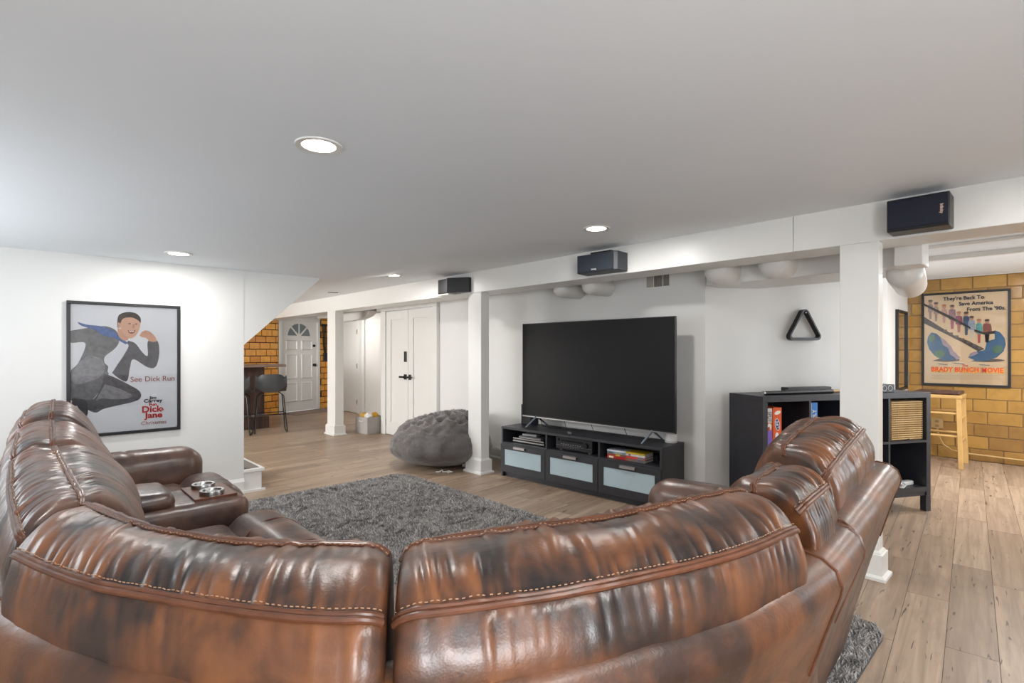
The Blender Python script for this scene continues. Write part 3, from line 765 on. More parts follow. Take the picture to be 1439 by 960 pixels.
# satellite speaker left behind the tv, white speaker right
t = ct('bookshelf_speaker', 'small upright black speaker at the left end of the console', 'speaker', .11, .335, .53, .1)
MB().box(-.07, .07, -.07, .07, 0, .22).build('cabinet', mat('dark_blue_plastic', '2d3645', .4), t, bevel=.006)
MB().box(-.062, .062, -.076, -.07, .01, .21).build('grille', M_blackplastic, t, bevel=.003)
t = ct('smart_speaker', 'white rounded cylinder speaker behind the right end of the television', 'speaker', 1.79, .30, .53)
MB().lathe([(.001, 0), (.045, 0), (.052, .02), (.052, .10), (.04, .145), (.001, .15)], 28).build('body', M_white, t, smooth=True)
MB().lathe([(.045, 0), (.053, .004), (.054, .018), (.046, .02)], 28).build('base_ring', mat('speaker_ring', 'c9c9c6', .5), t, smooth=True)
t = ct('remote_control', 'black remote control lying on the console top', 'remote', .86, .06, .53, .75)
MB().box(-.022, .022, -.085, .085, 0, .018).build('body', M_blackplastic, t, bevel=.005)
for i in range(5):
    for j in range(3): MB().box(-.015+j*.011, -.008+j*.011, -.06+i*.022, -.05+i*.022, .018, .0205).build('button', M_steel, t)
# cables under the television
q = MB()
for k in range(4):
    x0 = (.3, .62, .95, 1.32)[k]; q.tube([(x0, .24, .75), (x0+.03, .25, .62), (x0+.08, .23, .545), (x0+.2, .25+.02*k, .537), (x0+.27, .3, .537)], .0035, 6, M=Matrix.Translation((3.76, 4.12, 0)) @ Matrix.Rotation(CY, 4, 'Z'))
tag(q.build('power_cable', M_blackplastic, smooth=True), 'black cables hanging below and behind the television', 'cable')
# disc players, receiver
t = ct('disc_player', 'flat silver edged disc player at the bottom of the left cubby', 'disc player', .33, .19, .368)
MB().box(-.215, .215, -.13, .14, .006, .05).build('case', M_blackplastic, t, bevel=.003)
MB().box(-.213, .213, -.137, -.13, .012, .022).box(-.213, .213, -.137, -.13, .040, .048).build('silver_trim', M_steel, t)
for x in (-.17, .17): MB().box(x-.015, x+.015, -.1, -.07, 0, .006).build('foot', M_blackplastic, t)
MB().box(.05, .15, -.1375, -.1365, .025, .037).build('display', M_screen, t)
t = ct('disc_player', 'smaller grey box stacked on the left cubby disc player', 'disc player', .34, .17, .418)
MB().box(-.15, .15, -.1, .11, 0, .026).build('case', mat('grey_plastic', '55565a', .35), t, bevel=.003)
MB().box(-.148, .148, -.104, -.1, .006, .012).build('silver_trim', M_steel, t)
t = ct('game_box', 'small silver box on top of the stacked players in the left cubby', 'device', .30, .16, .4445, .2)
MB().box(-.085, .085, -.07, .08, 0, .022).build('case', mat('silver_plastic', 'a4a5a8', .35), t, bevel=.004)
MB().lathe([(.001, .022), (.035, .022), (.035, .025), (.001, .025)], 20).build('disc_lid', M_dark, t)
t = ct('av_receiver', 'black hi-fi receiver with volume knob in the middle cubby', 'receiver', .92, .19, .368, 0)
MB().box(-.215, .215, -.14, .15, .01, .128).build('case', M_blackplastic, t, bevel=.003)
MB().box(-.213, .213, -.1445, -.14, .014, .125).build('front_panel', M_blackplastic, t, bevel=.001)
MB().box(-.15, .11, -.1455, -.1445, .085, .105).build('display', M_screen, t)
Mk = Matrix.Rotation(PI/2, 4, 'X')
MB().lathe([(.001, 0), (.026, 0), (.024, .018), (.001, .018)], 24, M=Matrix.Translation((.145, -.1445, .075)) @ Mk).build('volume_knob', M_dark, t, smooth=True)
MB().lathe([(.001, 0), (.014, 0), (.013, .012), (.001, .012)], 20, M=Matrix.Translation((-.185, -.1445, .10)) @ Mk).build('input_knob', M_dark, t, smooth=True)
for k in range(9): MB().box(-.15+k*.028, -.137+k*.028, -.148, -.1445, .060, .066).build('button', M_steel, t)
for k in range(7): MB().box(-.13+k*.03, -.115+k*.03, -.148, -.1445, .033, .038).build('button', mat('button_grey', '6b6b6e', .4) if k == 0 else bpy.data.materials['button_grey'], t)
MB().box(-.21, .21, -.146, -.1445, .048, .0495).build('front_trim', M_steel, t)
for x in (-.17, .17): MB().lathe([(.001, 0), (.018, 0), (.018, .01), (.001, .01)], 14, M=Matrix.Translation((x, -.11, 0))).build('foot', M_steel, t)
# stacks of cases
cols = [('c23028', 'red'), ('4a6a58', 'green'), ('b9c3cc', 'pale blue'), ('d8dde2', 'white'), ('3c3f46', 'dark')]
def case(x, y, z, h, c, lab, rz=0, w_=.19, d_=.135, art=None, group='disc cases in the right cubby'):
    t = ct('disc_case', lab, 'disc case', x, y, z, rz, group)
    MB().box(-w_/2, w_/2, -d_/2, d_/2, 0, h).build('cover', mat('case_'+c, c, .3, var=.15, scale=40), t, bevel=.001)
    MB().box(-w_/2-.0008, w_/2+.0008, -d_/2+.004, d_/2+.0008, h*.2, h*.8).build('sleeve', mat('case_sleeve', 'c8c8c6', .4) if 'case_sleeve' not in bpy.data.materials else bpy.data.materials['case_sleeve'], t)
    for a, b, cc in (art or []):
        MB().box(-w_/2+a*w_, -w_/2+b*w_, -d_/2-.0012, -d_/2, h*.12, h*.88).build('spine_print', mat('print_'+cc, cc, .4), t)
zz = .368
L_ = [(.022, 'bf2d27', 'red-spined case at the bottom of the left stack in the right cubby', [(.1, .35, 'e8d9c0'), (.5, .9, 'a01818')]),
      (.018, '8f5a4c', 'brown and green case second in the left stack of cases', [(.45, .7, 'd7b63c'), (.05, .4, 'b04030')]),
      (.018, '7f98a0', 'grey-blue case third in the left stack of cases', [(.1, .3, '456a72'), (.4, .8, 'a9a9a0')]),
      (.016, 'd3dce2', 'pale case topmost of the left stack of cases', [(.0, .9, 'e6ecf0')])]
for h, c, lab, art in L_: case(1.385, .125, zz, h, c, lab, .03, art=art); zz += h+.0006
zz = .368
L_ = [(.022, '6e6560', 'grey case at the bottom of the right stack in the right cubby', [(.05, .3, '8c5a50'), (.6, .9, '5c5a66')]),
      (.022, 'b8392f', 'red and grey case second in the right stack of cases', [(.05, .55, 'cf3f35'), (.6, .95, '77777a')]),
      (.018, 'dcdcdc', 'white case third in the right stack of cases', [(.15, .25, '9c4038')]),
      (.016, 'c9a92a', 'yellow case topmost of the right stack of cases', [(.0, .6, 'd8b828')])]
for h, c, lab, art in L_: case(1.585, .115, zz, h, c, lab, -.02, art=art); zz += h+.0006
t = ct('disc_case', 'dark clear case lying behind the yellow topped stack', 'disc case', 1.63, .22, .368, .1)
MB().box(-.09, .09, -.03, .1, 0, .05).build('cover', mat('dark_case', '2a2c31', .15), t, bevel=.002)
t = ct('game_controller', 'small dark controller on top of the pale left stack', 'controller', 1.37, .14, .4425, .4)
q = MB(); q.lathe([(.001, 0), (.028, 0), (.03, .008), (.02, .016), (.001, .017)], 18, c=(-.03, 0, 0)).lathe([(.001, 0), (.028, 0), (.03, .008), (.02, .016), (.001, .017)], 18, c=(.03, 0, 0)).box(-.03, .03, -.018, .018, .002, .015)
q.build('shell', mat('dark_grey_shell', '4c4d52', .35), t, smooth=True)

# ---------------------------------------------------------------- cube shelf
SY = math.atan2(-.80, 1.45)
M_shelf = mat('black_brown_veneer', '2c2c31', .42, var=.15, scale=14)
SH = .99; SW = 1.656; SD = .385
sh = thing('cube_shelf', 'black eight-cube shelf unit on short legs standing against the canted wall', 'shelf', (4.07, 1.54, 0), SY)
MB().box(0, SW, 0, SD, SH-.045, SH).build('top', M_shelf, sh, bevel=.002)
for x in (0, SW-.045): MB().box(x, x+.045, 0, SD, .13, SH-.045).build('side_panel', M_shelf, sh, bevel=.002)
MB().box(.045, SW-.045, 0, SD, .165, .205).build('bottom_panel', M_shelf, sh)
MB().box(.045, SW-.045, .01, .03, .13, .165).build('front_rail', M_shelf, sh)
MB().box(.045, SW-.045, 0, SD, .575, .595).build('shelf_board', M_shelf, sh)
for k in (1, 2, 3):
    x = .045+(SW-.09)*k/4
    MB().box(x-.009, x+.009, .002, SD, .205, .575).box(x-.009, x+.009, .002, SD, .595, SH-.045).build('divider', M_shelf, sh)
MB().box(.02, SW-.02, SD-.008, SD-.001, .17, SH-.02).build('back_panel', M_blackplastic, sh)
for x in (0, SW-.05):
    for y in (0, SD-.05): MB().box(x, x+.05, y, y+.05, 0, .13).build('leg', M_shelf, sh)
def ons(x, y, z): return (4.07+x*math.cos(SY)-y*math.sin(SY), 1.54+x*math.sin(SY)+y*math.cos(SY), z)
def stt(name, label, cat, x, y, z, rz=0, group=None): return thing(name, label, cat, ons(x, y, z), SY+rz, group)
# upright game boxes (spine faces the viewer)
def gbox(lab, x, w_, h, c, z=.595, d=.26, rz=0):
    t = stt('board_game_box', lab, 'game box', x, .03, z, rz)
    MB().box(0, w_, 0, d, 0, h).build('box', mat('card_'+c, c, .35, var=.1, scale=20), t, bevel=.001)
    return t
def fl_(t, x0, x1, z0, z1, c, name='print', y=-.0012):
    return MB().box(x0, x1, y, 0, z0, z1).build(name, mat('ink_'+c, c, .4) if 'ink_'+c not in bpy.data.materials else bpy.data.materials['ink_'+c], t)
def ell(t, cx, cz, rx, rz, c, y=-.0018, name='print', rot=0):
    q = MB(); ca, sa = math.cos(rot), math.sin(rot)
    q.prism([(cx+rx*math.cos(a)*ca-rz*math.sin(a)*sa, cz+rx*math.cos(a)*sa+rz*math.sin(a)*ca) for a in np.linspace(0, 2*PI, 20, endpoint=False)], y, 0, 'y')
    return q.build(name, mat('ink_'+c, c, .4) if 'ink_'+c not in bpy.data.materials else bpy.data.materials['ink_'+c], t)
M_ink = mat('dark_ink', '1c2030', .5); M_white_ink = mat('white_ink', 'e8e8e8', .5); M_red_ink = mat('red_ink', 'c02420', .5); M_red2 = mat('faded_red_ink', '9c4a42', .5)
# along x: .045 + ...
t = gbox('white and purple game box standing at the left of the top left cube', .058, .052, .30, 'cfc9c6')
fl_(t, .003, .05, .002, .13, '7a5ab8'); fl_(t, .003, .05, .13, .19, 'c9702f'); ell(t, .026, .16, .018, .025, 'e8e0d8'); ell(t, .02, .145, .01, .016, 'b03028', y=-.0024)
text('SPLIT', .05, face((.026, -.0026, .235), 0) @ Matrix.Rotation(-PI/2, 4, 'Z'), mat('grey_ink', '55525a', .5), t, sx=.7)
t = gbox('orange game box with oval badges beside the purple box', .118, .078, .305, 'dd5a1e')
ell(t, .04, .265, .028, .014, 'e9e4da', rot=.3); ell(t, .038, .175, .022, .048, 'e9e4da', rot=.15); ell(t, .038, .175, .018, .042, '2c2c7a', y=-.0024, rot=.15)
ell(t, .035, .085, .016, .03, 'e6e6e6'); ell(t, .05, .065, .014, .02, 'e6e6e6'); ell(t, .035, .045, .014, .02, 'dcdcdc'); fl_(t, .005, .074, .002, .012, '40a5b5')
text('LIFE', .034, face((.038, -.003, .175), 0) @ Matrix.Rotation(PI/2+.15, 4, 'Z'), M_white_ink, t)
t = stt('board_game_box', 'blue game box lying flat in the top left cube', 'game box', .225, .06, .595, -.1)
MB().box(0, .2, 0, .25, 0, .055).build('box', mat('card_navy', '27417e', .35, var=.2, scale=30), t, bevel=.001)
fl_(t, .02, .07, .008, .045, 'c4c2b0'); fl_(t, .09, .18, .012, .035, '3c6ab0')
t = stt('board_game_box', 'navy game box lying on the flat blue one', 'game box', .24, .08, .651, .05)
MB().box(0, .17, 0, .22, 0, .03).build('box', mat('card_blue', '2b5aa0', .35, var=.2, scale=30), t, bevel=.001)
t = gbox('bright blue game box standing in the second top cube', .462, .072, .335, '2f7fd0')
fl_(t, .002, .014, .002, .333, 'b8d4ee')
text('MONOPOLY', .052, face((.040, -.003, .155), 0) @ Matrix.Rotation(PI/2, 4, 'Z'), M_white_ink, t, sx=.85, bold=.0012)
t = stt('board_game_box', 'pale blue game box lying beside the bright blue one', 'game box', .585, .05, .595, .08)
MB().box(0, .22, 0, .25, 0, .11).build('box', mat('card_pale_blue', '4d86bb', .4, var=.2, scale=30), t, bevel=.001)
MB().box(-.001, .221, -.001, .251, .085, .1115).build('lid', mat('card_lid', 'b9c2c4', .4), t)
# woven basket in the last top cube
t = stt('woven_basket', 'woven straw storage basket in the top right cube', 'basket', 1.262, .015, .596)
def weave():
    m = NT('woven_straw'); v = m.coord()
    br = m.node('ShaderNodeTexBrick', i_Scale=1.0); br.inputs['Brick Width'].default_value = .018; br.inputs['Row Height'].default_value = .014
    br.inputs['Mortar Size'].default_value = .0022; br.inputs['Color1'].default_value = (*hx('c9a873'), 1); br.inputs['Color2'].default_value = (*hx('b8935d'), 1); br.inputs['Mortar'].default_value = (*hx('5c4327'), 1); br.offset = 0
    mp = m.node('ShaderNodeMapping'); mp.inputs['Rotation'].default_value = (PI/2, 0, 0); m.link(v, mp.inputs[0]); m.link(mp.outputs[0], br.inputs['Vector'])
    m.link(br.outputs['Color'], m.b.inputs['Base Color']); m.b.inputs['Roughness'].default_value = .7; m.bump(br.outputs['Fac'], -.4, .003); return m.m
M_weave = weave()
MB().prism([(0.005, 0), (.335, 0), (.34, .325), (0, .325)], .012, .34, 'y').build('body', M_weave, t, bevel=.006)
q = MB()
for k in range(21): q.box(.012+k*.0155, .015+k*.0155, .008, .012, .006, .318)
q.build('upright_strand', mat('straw', 'a88550', .7), t, kind='stuff')
q = MB()
for k in range(18): q.tube([(.006, .008, .012+k*.0178), (.334, .008, .012+k*.0178)], .0042, 6)
q.build('weft_strand', mat('straw_light', 'd0b07a', .7), t, kind='stuff', smooth=True)
MB().prism([(.14, .002), (.18, .014), (.19, .012), (.16, .0)], .0, .012, 'y').build('pull_tab', M_dark, t)
# power strip with cord on the bottom shelf
t = stt('power_strip', 'white power strip with coiled cord in the bottom right cube', 'power strip', 1.50, .09, .205, .15)
MB().box(-.11, .07, -.025, .025, 0, .035).build('body', M_white, t, bevel=.008)
q = MB(); q.tube([(-.11, 0, .015), (-.16, .02, .03), (-.2, -.03, .012), (-.15, -.07, .01), (-.08, -.05, .02), (-.06, .05, .05), (-.14, .08, .06), (-.22, .05, .05), (-.24, -.02, .02), (-.2, -.06, .01)], .007, 8)
q.tube([(-.24, .02, .06), (-.20, .05, .07), (-.12, .03, .04), (-.10, -.04, .012), (-.18, -.07, .012)], .007, 8).build('cord', M_white, t, smooth=True)
# cue case and cue on the shelf top
def along(p0, p1, r, name, m, t, n=12): return MB().tube([p0, p1], r, n).build(name, m, t, smooth=True)
t = stt('cue_case', 'long black cue tube with pale end cap lying on the shelf top', 'cue case', 0, 0, SH)
along((.10, .10, .016), (.78, .13, .016), .016, 'tube', M_blackplastic, t); along((.085, .0993, .016), (.10, .10, .016), .0165, 'end_cap', M_steel, t)
t = stt('pool_cue', 'pool cue with black butt and pale wooden shaft on the shelf top', 'cue', 0, 0, SH)
along((.38, .20, .016), (.60, .19, .016), .016, 'butt', M_blackplastic, t); along((.60, .19, .014), (1.1, .17, .012), .012, 'shaft', mat('maple', 'c9a878', .4), t)
t = stt('folded_case', 'flat black case lying behind the cues on the shelf top', 'case', .58, .26, SH)
MB().box(-.14, .3, -.03, .05, 0, .045).build('case', M_blackplastic, t, bevel=.006)
t = stt('patterned_box', 'small black box with white ring pattern on the shelf top right', 'box', 1.27, .08, SH)
MB().box(-.12, .1, 0, .12, 0, .065).build('box', M_blackplastic, t, bevel=.003)
for x in (-.07, -.01, .05):
    q = MB(); q.tube([(x+.022*math.cos(a), -.002, .034+.022*math.sin(a)) for a in np.linspace(0, 2*PI, 17)], .002, 5, M=None).build('ring_print', M_white_ink, t)
# rack triangle on the canted wall
CA = math.atan2(-1.02, 1.52)
tr = thing('billiard_rack', 'black triangular billiard rack hung on the wall above the shelf', 'rack', (4.33+math.cos(CA)*.9356, 2.12+math.sin(CA)*.9356, 1.43), CA)
def rtri(w_, h, r, n=7):
    pts = [(-w_/2, 0), (w_/2, 0), (0, h)]; out = []
    cx, cz = 0, h/3
    for i, (x, z) in enumerate(pts):
        p = np.array(pts[i-1]); c = np.array(pts[i]); nx_ = np.array(pts[(i+1) % 3])
        d0 = (p-c)/np.linalg.norm(p-c); d1 = (nx_-c)/np.linalg.norm(nx_-c); bis = (d0+d1)/np.linalg.norm(d0+d1); half = math.acos(max(-1, min(1, d0@d1)))/2
        o_ = c+bis*r/math.sin(half); a0 = math.atan2(*((-d0[::-1]*0)[::-1])) if False else None
        s0 = c+d0*r/math.tan(half); s1 = c+d1*r/math.tan(half)
        a0 = math.atan2(s0[1]-o_[1], s0[0]-o_[0]); a1 = math.atan2(s1[1]-o_[1], s1[0]-o_[0])
        da = (a1-a0+PI) % (2*PI)-PI
        out += [(o_[0]+r*math.cos(a0+da*k/(n-1)), o_[1]+r*math.sin(a0+da*k/(n-1))) for k in range(n)]
    return out
P1 = rtri(.36, .31, .035); P2 = [(x*.86, .022+(z-.0)*.83) for x, z in rtri(.36, .31, .022)]
n_ = len(P1); V = [(x, y, z) for y in (-.055, -.002) for x, z in P1]+[(x, y, z) for y in (-.055, -.002) for x, z in P2]
F = []
for i in range(n_):
    j = (i+1) % n_; F += [(i, j, n_+j, n_+i), (2*n_+i, 3*n_+i, 3*n_+j, 2*n_+j), (i, 2*n_+i, 2*n_+j, j), (n_+i, n_+j, 3*n_+j, 3*n_+i)]
q = MB(); q.add(V, F); q.build('rack_frame', M_blackplastic, tr)
MB().cyl((0, .0, .245), (0, -.06, .245), .004).build('nail', M_steel, tr)

# ---------------------------------------------------------------- speakers on the beam
t = thing('wall_speaker', 'large black rectangular speaker on the beam above the right post', 'speaker', (3.64, .52, 2.075), -PI/2)
MB().box(-.14, .13, -.15, 0, -.088, .088).build('cabinet', M_blackplastic, t, bevel=.006)
MB().box(-.132, .122, -.158, -.15, -.075, .08).build('grille', mat('speaker_cloth', '151a2a', .85, bump=.5), t, bevel=.004)
text('Infinity', .019, face((.098, -.1585, .0), 0) @ Matrix.Rotation(-PI/2, 4, 'Z'), mat('copper_print', 'c9a99a', .4), t, name='logo', bold=.0006)
t = thing('wall_speaker', 'black centre speaker on the beam above the television', 'speaker', (3.64, 2.64, 2.065), -PI/2+.05)
q = MB(); q.prism([(-.22, -.0), (-.205, -.17), (.16, -.17), (.19, -.15), (.19, 0)], -.075, .078); q.build('cabinet', mat('slate_plastic', '30343b', .4), t, bevel=.006)
MB().box(-.195, .15, -.176, -.168, -.068, .07).build('grille', mat('slate_cloth', '262c36', .8), t, bevel=.005)
text('Infinity', .018, face((-.03, -.178, -.052), 0), M_white_ink, t, name='logo')
MB().box(-.1, .1, -.12, 0, .078, .10).build('bracket', M_dark, t)
t = thing('wall_speaker', 'small black two-faced speaker on the beam beside the middle post', 'speaker', (3.64, 4.72, 2.07), -PI/2)
MB().prism([(-.22, 0), (-.22, -.125), (-.03, -.135), (-.015, -.12), (.0, -.165), (.235, -.035), (.235, 0)], -.082, .082).build('cabinet', M_blackplastic, t, bevel=.005)
text('Infinity', .016, face((.0, -.150, .0), 0) @ Matrix.Rotation(PI/2, 4, 'Z'), M_white_ink, t, name='logo')
MB().box(-.26, -.02, -.13, 0, -.10, -.084).build('bracket_shelf', M_trim, t)

# ---------------------------------------------------------------- bean bag, basket
def beanbag():
    q = MB(); nu, nv = 120, 70; V = []
    for j in range(nv+1):
        ph = PI*j/nv
        for i in range(nu):
            th = 2*PI*i/nu; x, y, z = math.sin(ph)*math.cos(th), math.sin(ph)*math.sin(th), math.cos(ph)
            r = 1.0
            X, Y = x*.52, y*.55; Zz = z
            Zz = .29+.29*(abs(z)**.75*.93 if z > 0 else -abs(z)**.55)
            k = sm(-.3, .9, z)
            # higher toward the wall/right, sloping to the front left
            Zz *= (1+.10*x*k-.10*y*k)
            bul = 1+.14*math.exp(-((Zz-.2)/.16)**2)
            X *= bul; Y *= bul
            rg = .030*abs(N3(th*3.2+z*2.5, z*5, 2))*sm(.1, .7, z)+.02*N3(x*3, y*3, z*3)
            cr = .042*(1-abs(N3(x*4.5+.5*z, y*4.5, z*3+5))*3.2)*sm(.3, .75, z)
            fine = .006*N3(x*14, y*14, z*10)+.006*(1-abs(N3(x*8, y*8, z*14+3))*3)
            kk = 1+(rg+cr*.8+fine)/.5
            V.append((X*kk, Y*kk, max(0.0, Zz*(1+(cr*1.3+fine)/.5))))
    F = [(j*nu+i, j*nu+(i+1) % nu, (j+1)*nu+(i+1) % nu, (j+1)*nu+i) for j in range(nv) for i in range(nu)]
    q.add(V, F); m = NT('grey_velvet'); v = m.coord()
    c = m.ramp(m.noise(v, 5, 6, .65, .5), [(.3, hx('4a4645')), (.7, hx('6b6563'))]); m.link(c, m.b.inputs['Base Color'])
    m.b.inputs['Roughness'].default_value = .75; m.b.inputs['Sheen Weight'].default_value = .5; m.b.inputs['Sheen Roughness'].default_value = .4
    m.bump(m.noise(v, 18, 6, .7, 1.2), .7, .02)
    t = thing('bean_bag', 'crumpled grey velvet bean bag on the floor left of the middle post', 'bean bag', (3.66, 5.08, 0))
    o = q.build('bag', m.m, t, smooth=True, ang=0)
    MB().box(-.02, .02, -.45, -.43, .03, .06).build('care_tag', M_white, t)
    return t
beanbag()
q = MB(); q.tube([(3.33, 4.72, .006), (3.36, 4.69, .008), (3.40, 4.70, .02), (3.38, 4.66, .008), (3.43, 4.64, .007), (3.40, 4.60, .006), (3.45, 4.58, .01), (3.42, 4.62, .02)], .006, 6)
tag(q.build('white_cord', M_white, smooth=True), 'short crumpled white cord on the floor before the bean bag', 'cord')
t = thing('fabric_bin', 'pale grey fabric storage bin beside the closet door frame', 'storage bin', (4.20, 7.80, 0), -PI/2+.1)
M_bin = mat('bin_fabric', 'a5a19d', .9, bump=.3)
q = MB(); a = .17
q.box(-a, a, -a, -a+.012, 0, .27).box(-a, a, a-.012, a, 0, .27).box(-a, -a+.012, -a+.012, a-.012, 0, .27).box(a-.012, a, -a+.012, a-.012, 0, .27).box(-a+.012, a-.012, -a+.012, a-.012, 0, .012)
q.build('bin', M_bin, t, bevel=.004)
MB().tube([(-.05, -a-.002, .22), (-.04, -a-.012, .2), (.04, -a-.012, .2), (.05, -a-.002, .22)], .005, 6).build('handle', M_trim, t)
for k, (x, y, c, nm) in enumerate(((-.06, -.05, 'e0ddd8', 'white crumpled cloth in the fabric bin, left'), (.07, -.02, 'd9a531', 'yellow cloth in the fabric bin'), (.0, .07, 'e8e6e2', 'white towel at the back of the fabric bin'), (-.1, .06, 'caa04a', 'mustard cloth in the back left of the fabric bin'))):
    q = MB(); V = []
    for j in range(13):
        for i in range(18):
            ph, th = PI*j/12, 2*PI*i/18; r = .065*(1+.3*N3(3*math.cos(th)*math.sin(ph)+k*5, 3*math.sin(th)*math.sin(ph), 3*math.cos(ph)))
            V.append((r*math.sin(ph)*math.cos(th), r*math.sin(ph)*math.sin(th), r*math.cos(ph)*.9))
    q.add(V, [(j*18+i, j*18+(i+1) % 18, (j+1)*18+(i+1) % 18, (j+1)*18+i) for j in range(12) for i in range(18)])
    o = q.build('cloth', mat('cloth_'+c+str(k), c, .9), smooth=True, ang=0); o.location = (4.20+x*.9, 7.80+y*.9, .27); tag(o, nm, 'cloth')

# ---------------------------------------------------------------- bar with stools
def wood_dark():
    m = NT('dark_bar_wood'); c = m.ramp(m.noise(m.coord((8, 8, 1)), 2, 6, .65, .5), [(.3, hx('241a17')), (.55, hx('4a3329')), (.8, hx('6d5243'))]); m.link(c, m.b.inputs['Base Color']); m.b.inputs['Roughness'].default_value = .45; return m.m
M_bar = wood_dark()
bar = thing('bar_counter', 'dark stained wood home bar with overhanging top beside the entry door', 'bar', (3.12, 9.55, 0), 0)
MB().box(-1.5, 0, 0, .5, .12, 1.06).build('cabinet', M_bar, bar, bevel=.004)
MB().box(-1.5, .06, -.06, .5, 0, .2).build('base_plinth', M_bar, bar, bevel=.005)
MB().box(-1.6, .30, -.2, .62, 1.06, 1.10).build('bar_top', mat('bar_top_wood', '8a7468', .35, var=.2), bar, bevel=.006)
for x in (-1.45, -.96, -.47): MB().box(x, x+.42, -.015, 0, .26, .98).build('front_panel', M_bar, bar, bevel=.006)
MB().tube([(-1.5, -.16, .24), (-.02, -.16, .24)], .02, 10).build('foot_rail', M_steel, bar, smooth=True)
M_seat = mat('charcoal_leatherette', '45474a', .55, bump=.2)
st = thing('bar_stool', 'charcoal bucket bar stool with wire sled legs, right one by the bar', 'bar stool', (3.04, 9.02, 0), math.radians(165), group='bar stools at the bar')
def bucket():
    q = MB(); nu, nv = 28, 14; out = []
    def surf(u, v, off):
        # u -1..1 across/around, v 0 front edge .. 1 back top
        w_ = .24*(1-.14*v**4)
        if v < .5:
            y = -.19+.36*(v/.5)**.9; z = .66+.03*(1-v/.5)**2*0+.0
        else:
            k = (v-.5)/.5; y = .17+.07*math.sin(k*PI/2); z = .66+.30*k**1.15
        side = abs(u)**3
        z -= abs(u)**4*.10*sm(.72, 1, v)
        z += side*(.16*sm(.15, .75, v)*(1-.75*sm(.7, 1, v))); y -= side*.10*sm(.5, 1, v)
        x = u*w_
        return x, y-off*.8*sm(.4, .9, v), z+off*(1-sm(.4, .9, v))
    V = []
    for off in (0, .022):
        for j in range(nv+1):
            for i in range(nu+1): V.append(surf(-1+2*i/nu, j/nv, off))
    m_ = (nu+1)*(nv+1); F = []
    for j in range(nv):
        for i in range(nu):
            a = j*(nu+1)+i; F += [(a, a+1, a+nu+2, a+nu+1), (m_+a, m_+a+nu+1, m_+a+nu+2, m_+a+1)]
    rim = [i for i in range(nu+1)]+[j*(nu+1)+nu for j in range(1, nv+1)]+[nv*(nu+1)+i for i in range(nu-1, -1, -1)]+[j*(nu+1) for j in range(nv-1, 0, -1)]
    for k in range(len(rim)): a, b = rim[k], rim[(k+1) % len(rim)]; F.append((a, b, m_+b, m_+a))
    q.add(V, F); return q
bucket().build('seat_shell', M_seat, st, smooth=True, ang=60)
for s in (-1, 1):
    q = MB(); q.tube([(s*.13, -.13, .655), (s*.19, -.17, .60), (s*.24, -.21, .02), (s*.24, -.19, .009), (s*.24, .19, .009), (s*.24, .21, .02), (s*.19, .15, .60), (s*.13, .10, .655)], .009, 8).build('sled_leg', M_dark, st, smooth=True)
for y, z in ((-.19, .30), (.185, .30)): MB().cyl((-.215, y, z), (.215, y, z), .008).build('foot_bar', M_dark, st, smooth=True)
for s in (-1, 1): MB().cyl((s*.215, -.19, .30), (s*.215, .185, .30), .008).build('side_bar', M_dark, st, smooth=True)
dup(st, (2.50, 9.05, 0), math.radians(158), 'charcoal bucket bar stool half hidden behind the white wall edge')
# door mat
o = MB().box(-.1, 1.35, -.62, -.04, .0005, .012).build('door_mat', mat('mat_fibre', '8a7a70', .95, bump=.8), bevel=.003); o.location = E0; o.rotation_euler = (0, 0, EA); tag(o, 'thin taupe door mat before the white entry door', 'mat')
# hanging brush and cables on the tile pier
t = thing('hanging_tools', 'black long-handled tools hanging on the amber tile pier right of entry door', 'tool', tuple(E0+ed*1.13), EA)
for x in (-.04, .0, .045): MB().tube([(x, -.03, 1.95), (x+.01, -.035, 1.5), (x*.4+.03, -.03, 1.25)], .012, 6).build('handle', M_blackplastic, t, smooth=True)
MB().box(-.03, .08, -.06, -.018, 1.1, 1.3).build('brush_head', M_blackplastic, t, bevel=.01)
MB().box(-.07, .08, -.05, -.014, 1.92, 1.97).build('hanger', M_dark, t)

# ---------------------------------------------------------------- wooden stool and wall bits in the tile room
M_pine = mat('pale_pine', 'c8a266', .45, var=.1)
t = thing('wooden_stool', 'pale wooden bar stool with dark padded seat before the tile wall', 'stool', (7.95, .99, 0), 0)
for sx in (-.2, .2):
    for sy in (-.2, .2):
        q = MB(); q.rings([[(sx*1.12+a, sy*1.12+b, 0) for a, b in ((-.022, -.022), (.022, -.022), (.022, .022), (-.022, .022))], [(sx+a, sy+b, .80) for a, b in ((-.022, -.022), (.022, -.022), (.022, .022), (-.022, .022))]]).build('leg', M_pine, t, bevel=.004)
for z in (.30, .56):
    for s in (-1, 1):
        MB().cyl((-.21, s*.21, z), (.21, s*.21, z), .013).build('rung', M_pine, t, smooth=True); MB().cyl((s*.21, -.21, z+.06), (s*.21, .21, z+.06), .013).build('rung', M_pine, t, smooth=True)
MB().box(-.23, .23, -.23, .23, .79, .83).build('seat_frame', M_pine, t, bevel=.008)
MB().box(-.215, .215, -.215, .215, .83, .865).build('seat_pad', mat('dark_brown_pad', '4a3028', .4, var=.3, scale=14), t, bevel=.015)
t = thing('wall_outlet', 'beige wall outlet on the tile wall behind the wooden stool', 'outlet', (8.44, 1.067, .42))
MB().box(-.016, -.004, -.06, .06, -.06, .06).build('plate', mat('beige_plate', 'b79a68', .4), t, bevel=.003)
for z in (-.028, .028): MB().box(-.019, -.016, -.018, .018, z-.014, z+.014).build('socket', mat('socket', '8d7850', .5), t)
